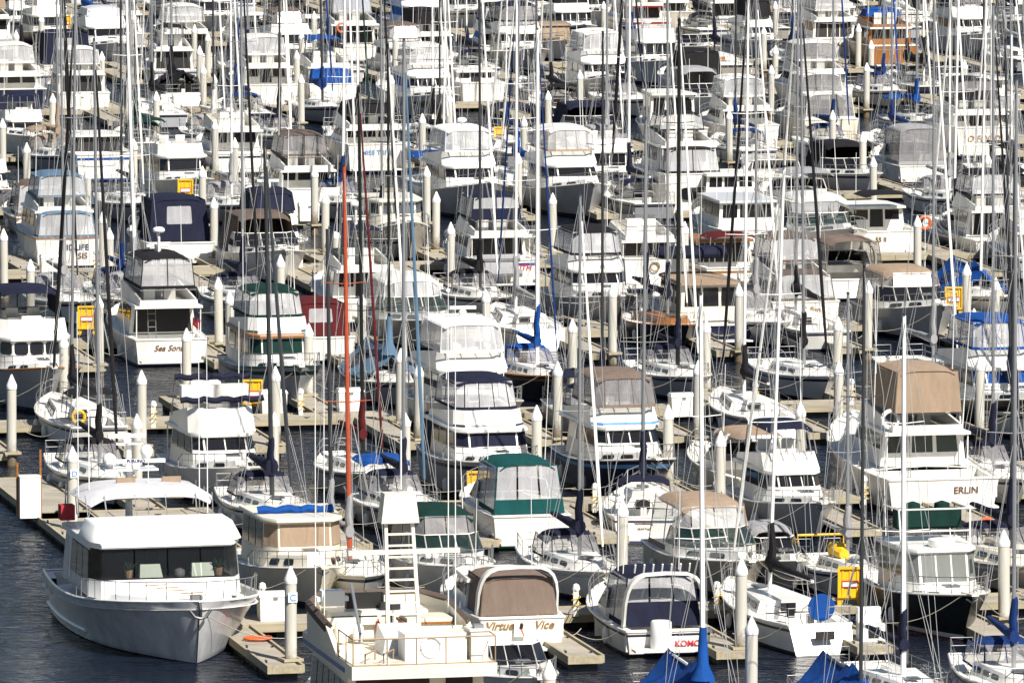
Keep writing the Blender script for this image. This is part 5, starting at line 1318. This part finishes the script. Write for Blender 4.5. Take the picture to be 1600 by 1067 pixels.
for r in range(1, 12):
    for side in ('N', 'F'):
        if r in (1, 2) : continue
        if r == 3 and side == 'F': pass
        fs = FINGERS[(r, side)]
        v0 = ROWS[r] - 11.6 if side == 'N' else ROWS[r] + 1.7
        for a, b in zip(fs, fs[1:]):
            if b - a < 3.9: continue
            u = (a + b) / 2 + .1
            v = v0 + RG.uniform(-.8, .8)
            p = from_uv(u, v); px, py = pixel(p)
            if not -50 < px < 1660 or py < -14: continue
            if any(abs(u - tu) < 2.0 + tB / 2 for tu, tB in taken.get((r, side), [])): continue
            if r <= 5 and RG.random() < (.62 if r < 5 else .45): continue
            if r > 5 and RG.random() < .12: continue       # berths the photograph shows empty or hidden
            taken.setdefault((r, side), []).append((u, 3.6))
            hull = RG.choices(['white', 'pale_grey', 'grey_hull', 'beige_hull', 'navy_paint'], [5, 2, 2, 1, .7])[0]
            d = 'T' if RG.random() < (.72 if side == 'F' else .3) else 'A'
            issail = RG.random() < .48
            if issail:
                cov = RG.choices(['navy', 'black', 'blue', 'deep_blue', 'grey', 'tan', 'green', 'sailcloth'], [5, 5, 1, 1.5, 1, .8, .6, .8])[0]
                spar = RG.choices(['alloy', 'white_spar', 'dark_alloy'], [4, 2.4, 4])[0]
                cands = ['%s sloop with %s sail cover and %s mast' % (HN[hull], CN[cov], SN[spar])]
            else:
                kind = RG.choices(['fly', 'express', 'trawler', 'sedan'], [4, 3.6, 1.3, 1.6])[0]
                cv = RG.choices(['sailcloth', 'navy', 'black', 'taupe', 'tan', 'grey', 'blue', 'green', 'brown', 'white'], [1.2, 4.2, 3.8, 1, .8, .6, .35, .5, 1, 1.0])[0]
                kn = {'fly': 'flybridge cruiser', 'express': 'express cruiser', 'trawler': 'trawler', 'sedan': 'cabin cruiser'}[kind]
                cands = ['%s-hulled %s with %s canvas, %s' % (HN[hull], kn, CN[cv], 'bow on' if d == 'T' else 'stern on')]
            lab = None
            for rel, nk in near_name(u, v, None):
                t_ = '%s %s the %s' % (cands[0], rel, nk)
                if t_ not in LABELS and len(t_.split()) <= 16: lab = t_; break
            if lab is None: continue
            LABELS.add(lab)
            if issail:
                sail(d, None, None, RG.uniform(9.3, 11.5), RG.uniform(3.0, 3.5), lab, None, RG.uniform(-2, 2), hull=hull, cover=cov, spar=spar, jib=RG.choice(['sailcloth', 'sailcloth', cov if cov in CN else 'black', None]), H=RG.uniform(12.5, 18.5), lean=RG.uniform(-1.1, 1.1), dodger=RG.random() < .6, bimini=RG.random() < .2 and cov, u=u, v=v, mr=RG.uniform(.06, .09), thick=RG.uniform(1.1, 1.9), fend=1, wood=RG.random() < .15, mizzen=(.18, 9, spar, cov) if RG.random() < .12 else None)
            else:
                motor(kind, d, None, None, RG.uniform(9.0, 12.3) if kind in ('fly', 'trawler') else RG.uniform(8, 10.8), RG.uniform(3.2, 4.2), lab, None, RG.uniform(-4, 4), hull=hull, cv=cv, top=RG.choices(['clear', 'bimini', 'canvas', 'none'], [3.4, 2.2, 2.2, 2])[0], bw=RG.choice(['open', 'dark', 'dark', 'door', 'win']), vin=RG.choice(['vinyl', 'smoke_vinyl']), ant=RG.choice([0, 1, 2]), radar=RG.choice([None, None, 'dome', 'bar']) if kind != 'express' else None, nfront=RG.choice([1, 2, 3]), u=u, v=v, fend=1, fs=RG.uniform(1.15, 1.9) if kind != 'express' else 1.15, stripe=RG.choice([None, None, 'navy_paint', 'blue_paint']), k=RG.uniform(.82, 1.02), tall=RG.uniform(.7, 1.0))

# ------------------------------------------------------------------ piles and the things that stand on the docks
def pile_label(x, y, u, v, i, used):
    px, py = pixel(V(x, y, 0.4))
    c = []
    for b in BOATS:
        if b['nick'] and abs(b['v'] - v) < 30: c.append((abs(b['px'][0] - px) + 2.0 * abs(b['px'][1] - py), b))
    c.sort(key=lambda t: t[0])
    L_ = [b for _, b in c if b['px'][0] < px][:5]; R_ = [b for _, b in c if b['px'][0] >= px][:5]
    opts = []
    for a in L_:
        for b in R_: opts.append((L_.index(a) + R_.index(b), 'concrete pile with white cone cap between the %s and the %s' % (a['nick'], b['nick'])))
    for k, (_, a) in enumerate(c[:6]): opts.append((k + .5, 'concrete pile with white cone cap next to the %s' % a['nick']))
    opts.sort(key=lambda t: t[0])
    for _, s in opts:
        if s not in used and len(s.split()) <= 16: used.add(s); return s
    return 'white-capped concrete pile at the end of a finger dock'
used = set(); pm = None
for i, (x, y, u, v) in enumerate(pile_pts):
    if pm is None:
        root = empty('mooring_pile', (x, y, 0))
        shaft = MB().lathe([(.215, -1.5), (.215, 0), (.212, 3.18), (.212, 3.2)], n=14).build('pile_shaft', 'pile_concrete', root)
        cap = MB().lathe([(.225, 3.18), (.232, 3.2), (.232, 3.36), (.03, 3.8)], n=14).build('pile_cap', 'cap_white', root)
        collar = MB()
        for s in (-1, 1): collar.box(-.36, .36, s * .30 - .05, s * .30 + .05, .48, .58).box(s * .30 - .05, s * .30 + .05, -.25, .25, .485, .575)
        cl = collar.build('pile_guide', 'dock_timber', root)
        pm = root
    else:
        root = pm.copy(); root.location = (x, y, 0); COL.objects.link(root)
        for c in pm.children:
            q = c.copy(); link(q, root)
    rp = random.Random(i)
    root.rotation_euler = (radians(rp.uniform(-.5, .5)), radians(rp.uniform(-.6, .6)), AX + rp.uniform(0, .4))
    root.scale = (1, 1, 1 + rp.uniform(-.03, .03))
    tag(root, pile_label(x, y, u, v, i, used), 'pile', 'concrete piles holding the docks')
for px, py, s in ((112, 695, 'D'), (454, 885, 'C')):
    p = ground(px, py, 3.8)
    pr = min((o for o in COL.objects if o.get('category') == 'pile'), key=lambda o: (o.location - V(p.x, p.y, 0)).length)
    a = MB().poly([(-.17, -.225, 2.55), (.17, -.225, 2.55), (.17, -.225, 2.9), (-.17, -.225, 2.9)], (0, -1, 0), .012).build('sign_plate', 'pure', pr)
    o = text(a, s, (0, -.241, 2.60), .33, 'ink_blue', 'side', bold=.008)

def dock_cart(px, py, label, yaw=0.0, src=[None]):
    """A yellow plastic dock cart stood on end: shallow tray, moulded rim, two feet and a paper notice."""
    p = ground(px, py, DZ)
    if src[0] is None:
        r = empty('dock_cart', p)
        out = [(-.46, .28), (-.46, 0.0), (-.30, 0.0), (-.24, .20), (.24, .20), (.30, 0.0), (.46, 0.0), (.46, .28), (.44, 1.42), (-.44, 1.42)]
        t = MB().poly([(x, 0, z) for x, z in out], (0, .10, 0), 1.0)
        t.build('tray', 'yellow', r)
        rim = MB()
        for x0, x1, z0, z1 in ((-.46, -.38, .28, 1.42), (.38, .46, .28, 1.42), (-.38, .38, 1.34, 1.42), (-.38, .38, .28, .36)): rim.box(x0, x1, -.08, -.002, z0, z1)
        for i in range(3): rim.box(-.3 + i * .27, -.24 + i * .27, -.03, -.002, .36, 1.34)
        rim.build('rim', 'yellow', r)
        MB().box(-.30, .30, -.045, -.032, .66, .92).build('notice', 'flag_red', r)
        MB().box(-.28, .26, -.054, -.047, .70, .86).build('paper', 'pure', r)
        wl = MB()
        for s in (-1, 1): wl.lathe([(.02, -.04), (.17, -.04), (.17, .04), (.02, .04)], (s * .40, .18, .32), 10, 'x')
        wl.build('cart_wheels', 'rubber', r)
        src[0] = r
    else:
        r = src[0].copy(); COL.objects.link(r); r.location = p
        for c in src[0].children: link(c.copy(), r)
    r.rotation_euler = (0, 0, AX * .3 + radians(yaw))
    tag(r, label, 'dock cart', 'yellow dock carts stood on end')
dock_cart(395, 642, 'yellow dock cart stood on end beside the green trawler bow')
dock_cart(747, 790, 'yellow dock cart stood on end under the bow of the navy-striped trawler')
dock_cart(1328, 945, 'yellow dock cart stood on end between the grey runabout and the pilothouse boat')
dock_cart(136, 523, 'yellow dock cart stood on end beside the orange-script cruiser')
dock_cart(290, 318, 'yellow dock cart stood on end above the closed navy camper canvas')
dock_cart(783, 233, 'yellow dock cart stood on end behind the swept-windshield flybridge')
dock_cart(1490, 492, 'yellow dock cart stood on end behind the grey-bowed express cruiser')
dock_cart(102, 52, 'yellow dock cart stood on end above the dark-blue-camper cruiser')
dock_cart(277, 84, 'yellow dock cart stood on end near the dark-cockpit trawler')

def dock_box(px, py, label, w=1.3, hh=.75, src={}):
    p = ground(px, py, DZ); key = (w, hh)
    if key not in src:
        r = empty('dock_box', p)
        MB().hexa([(-w / 2, -.32, 0), (w / 2, -.32, 0), (w / 2, .32, 0), (-w / 2, .32, 0)], [(-w / 2 - .03, -.35, hh), (w / 2 + .03, -.35, hh), (w / 2 + .03, .35, hh), (-w / 2 - .03, .35, hh)]).build('box_body', 'white', r)
        MB().hexa([(-w / 2 - .06, -.38, hh), (w / 2 + .06, -.38, hh), (w / 2 + .06, .38, hh), (-w / 2 - .06, .38, hh)], [(-w / 2, -.3, hh + .14), (w / 2, -.3, hh + .14), (w / 2, .3, hh + .14), (-w / 2, .3, hh + .14)]).build('lid', 'pure', r)
        MB().box(-.08, .08, -.37, -.33, hh - .12, hh - .02).build('latch', 'steel', r)
        src[key] = r
    else:
        r = src[key].copy(); COL.objects.link(r); r.location = p
        for c in src[key].children: link(c.copy(), r)
    r.rotation_euler = (0, 0, AX)
    tag(r, label, 'dock box', 'white storage boxes along the docks')
dock_box(427, 645, 'white dock box on the main dock by the green trawler', 1.1, .9)
dock_box(547, 642, 'white dock box on the main dock by the maroon-jib cutter', 1.1, .9)
dock_box(128, 171, 'white dock box on the dock beside the black-draped sloop', 1.1, .9)
dock_box(266, 168, 'white dock box under the stern of the black-draped sloop', 1.3, .75)
dock_box(260, 243, 'white dock box at the finger dock by the two-fender sloop', 1.3, .75)
dock_box(1364, 228, 'white dock box beside the cream sundeck cruiser', 1.3, .75)
dock_box(80, 428, 'white dock box under the stern of the midlife-lettered trawler', 1.1, .9)
dock_box(482, 345, 'white dock box near the taupe-bimini cruiser', 1.1, .9)
dock_box(428, 968, 'white dock box beside the bow of the big white yacht', 1.1, .9)
dock_box(1066, 650, 'white dock box before the black-masted grey sloop', 1.1, .9)
dock_box(320, 625, 'white dock box at the end of the finger dock by the green trawler', 1.3, .75)
# white steps and cabinets on the near docks
p = ground(46, 808, DZ)
r = tag(empty('dock_cabinet', p, AX), 'tall white cabinet on the dock beside the big white yacht', 'cabinet')
MB().box(-.42, .42, -.3, .3, 0, 1.65).build('cabinet_body', 'pure', r)
MB().box(-.44, .44, -.32, .32, 1.65, 1.70).build('cabinet_top', 'white', r)
MB().box(.44, .52, .1, .2, 0, 2.7).box(-.5, -.42, .1, .2, 0, 2.2).build('post', 'wood', r)
MB().box(-.36, .36, -.31, -.302, .12, 1.55).build('cabinet_door', 'white', r)
p = ground(1362, 1000, DZ)
r = tag(empty('boarding_steps', p, AX), 'white boarding step box on the finger dock by the blue-wheel sloop', 'steps')
MB().box(-.42, .42, -.3, .3, 0, .62).box(-.42, .42, .3, .6, 0, 1.15).build('step_body', 'pure', r)
MB().box(-.2, .2, -.31, -.303, .12, .52).build('step_opening', 'dark', r)
p = ground(402, 1000, DZ)
r = tag(empty('hose_reel', p, AX), 'orange hose coiled on the finger dock beside the big white yacht', 'hose')
hp = [(cos(a) * (.3 + .012 * a), sin(a) * (.3 + .012 * a), .03 + .004 * a) for a in [k * .5 for k in range(40)]]
MB().tube(hp, .03, 5).build('hose', 'orange', r)
# power pedestals and coiled hoses along the main docks
src = None
for px, py, s in ((470, 648, 'by the green trawler'), (690, 656, 'by the maroon-jib cutter'), (1180, 637, 'past the black-masted grey sloop'), (1330, 632, 'by the cluttered white sloop'), (640, 806, 'by the blue-bimini sloop'), (930, 800, 'by the taupe-topped flybridge'), (1350, 788, 'by the big tan-topped sport fisher'),
                  (410, 960, 'by the boxy cream cruiser'), (900, 962, 'by the navy-dodger sloop'), (1120, 958, 'by the tan-bimini express cruiser'), (240, 668, 'past the yellow-buoy sloop'), (150, 425, 'by the midlife-lettered trawler')):
    p = ground(px, py, DZ)
    if src is None:
        r = empty('power_pedestal', p)
        MB().box(-.1, .1, -.09, .09, 0, .95).build('pedestal_post', 'white', r)
        MB().lathe([(.13, .95), (.15, 1.0), (.11, 1.15), (.02, 1.2)], n=8).build('lamp_cap', 'pure', r)
        MB().tube([(.16 * cos(a * .8), -.16 + .16 * sin(a * .8), .25 + .03 * a) for a in range(20)], .025, 4).build('power_cable', 'yellow', r)
        src = r
    else:
        r = src.copy(); COL.objects.link(r); r.location = p
        for c in src.children: link(c.copy(), r)
    tag(r, 'white power pedestal with yellow cable on the dock ' + s, 'power pedestal', 'power pedestals along the docks')
# mooring lines from bows and sterns to the docks
def mooring_lines():
    for b in BOATS:
        if b['px'][1] < 380: continue
        R, L, B = b['root'], b['L'], b['B']
        mb = MB()
        x = L / 2 - .4 if b['d'] == 'T' else -L / 2 + .3
        dx = 1 if b['d'] == 'T' else -1
        for s in (-1, 1):
            if b['nick'] == 'big white yacht' and s < 0: continue
            y0 = .3 * s if b['d'] == 'T' else B * .42 * s
            z0 = 1.75 if b['d'] == 'T' else 1.1
            e = V(x - dx * 2.2, s * (B / 2 + 1.0), .55); a = V(x, y0, z0)
            pts = [a.lerp(e, i / 8) - V(0, 0, .35 * sin(pi * i / 8)) for i in range(9)]
            mb.tube(pts, .016, 4)
        mb.build('mooring_line', 'rope', R)
mooring_lines()
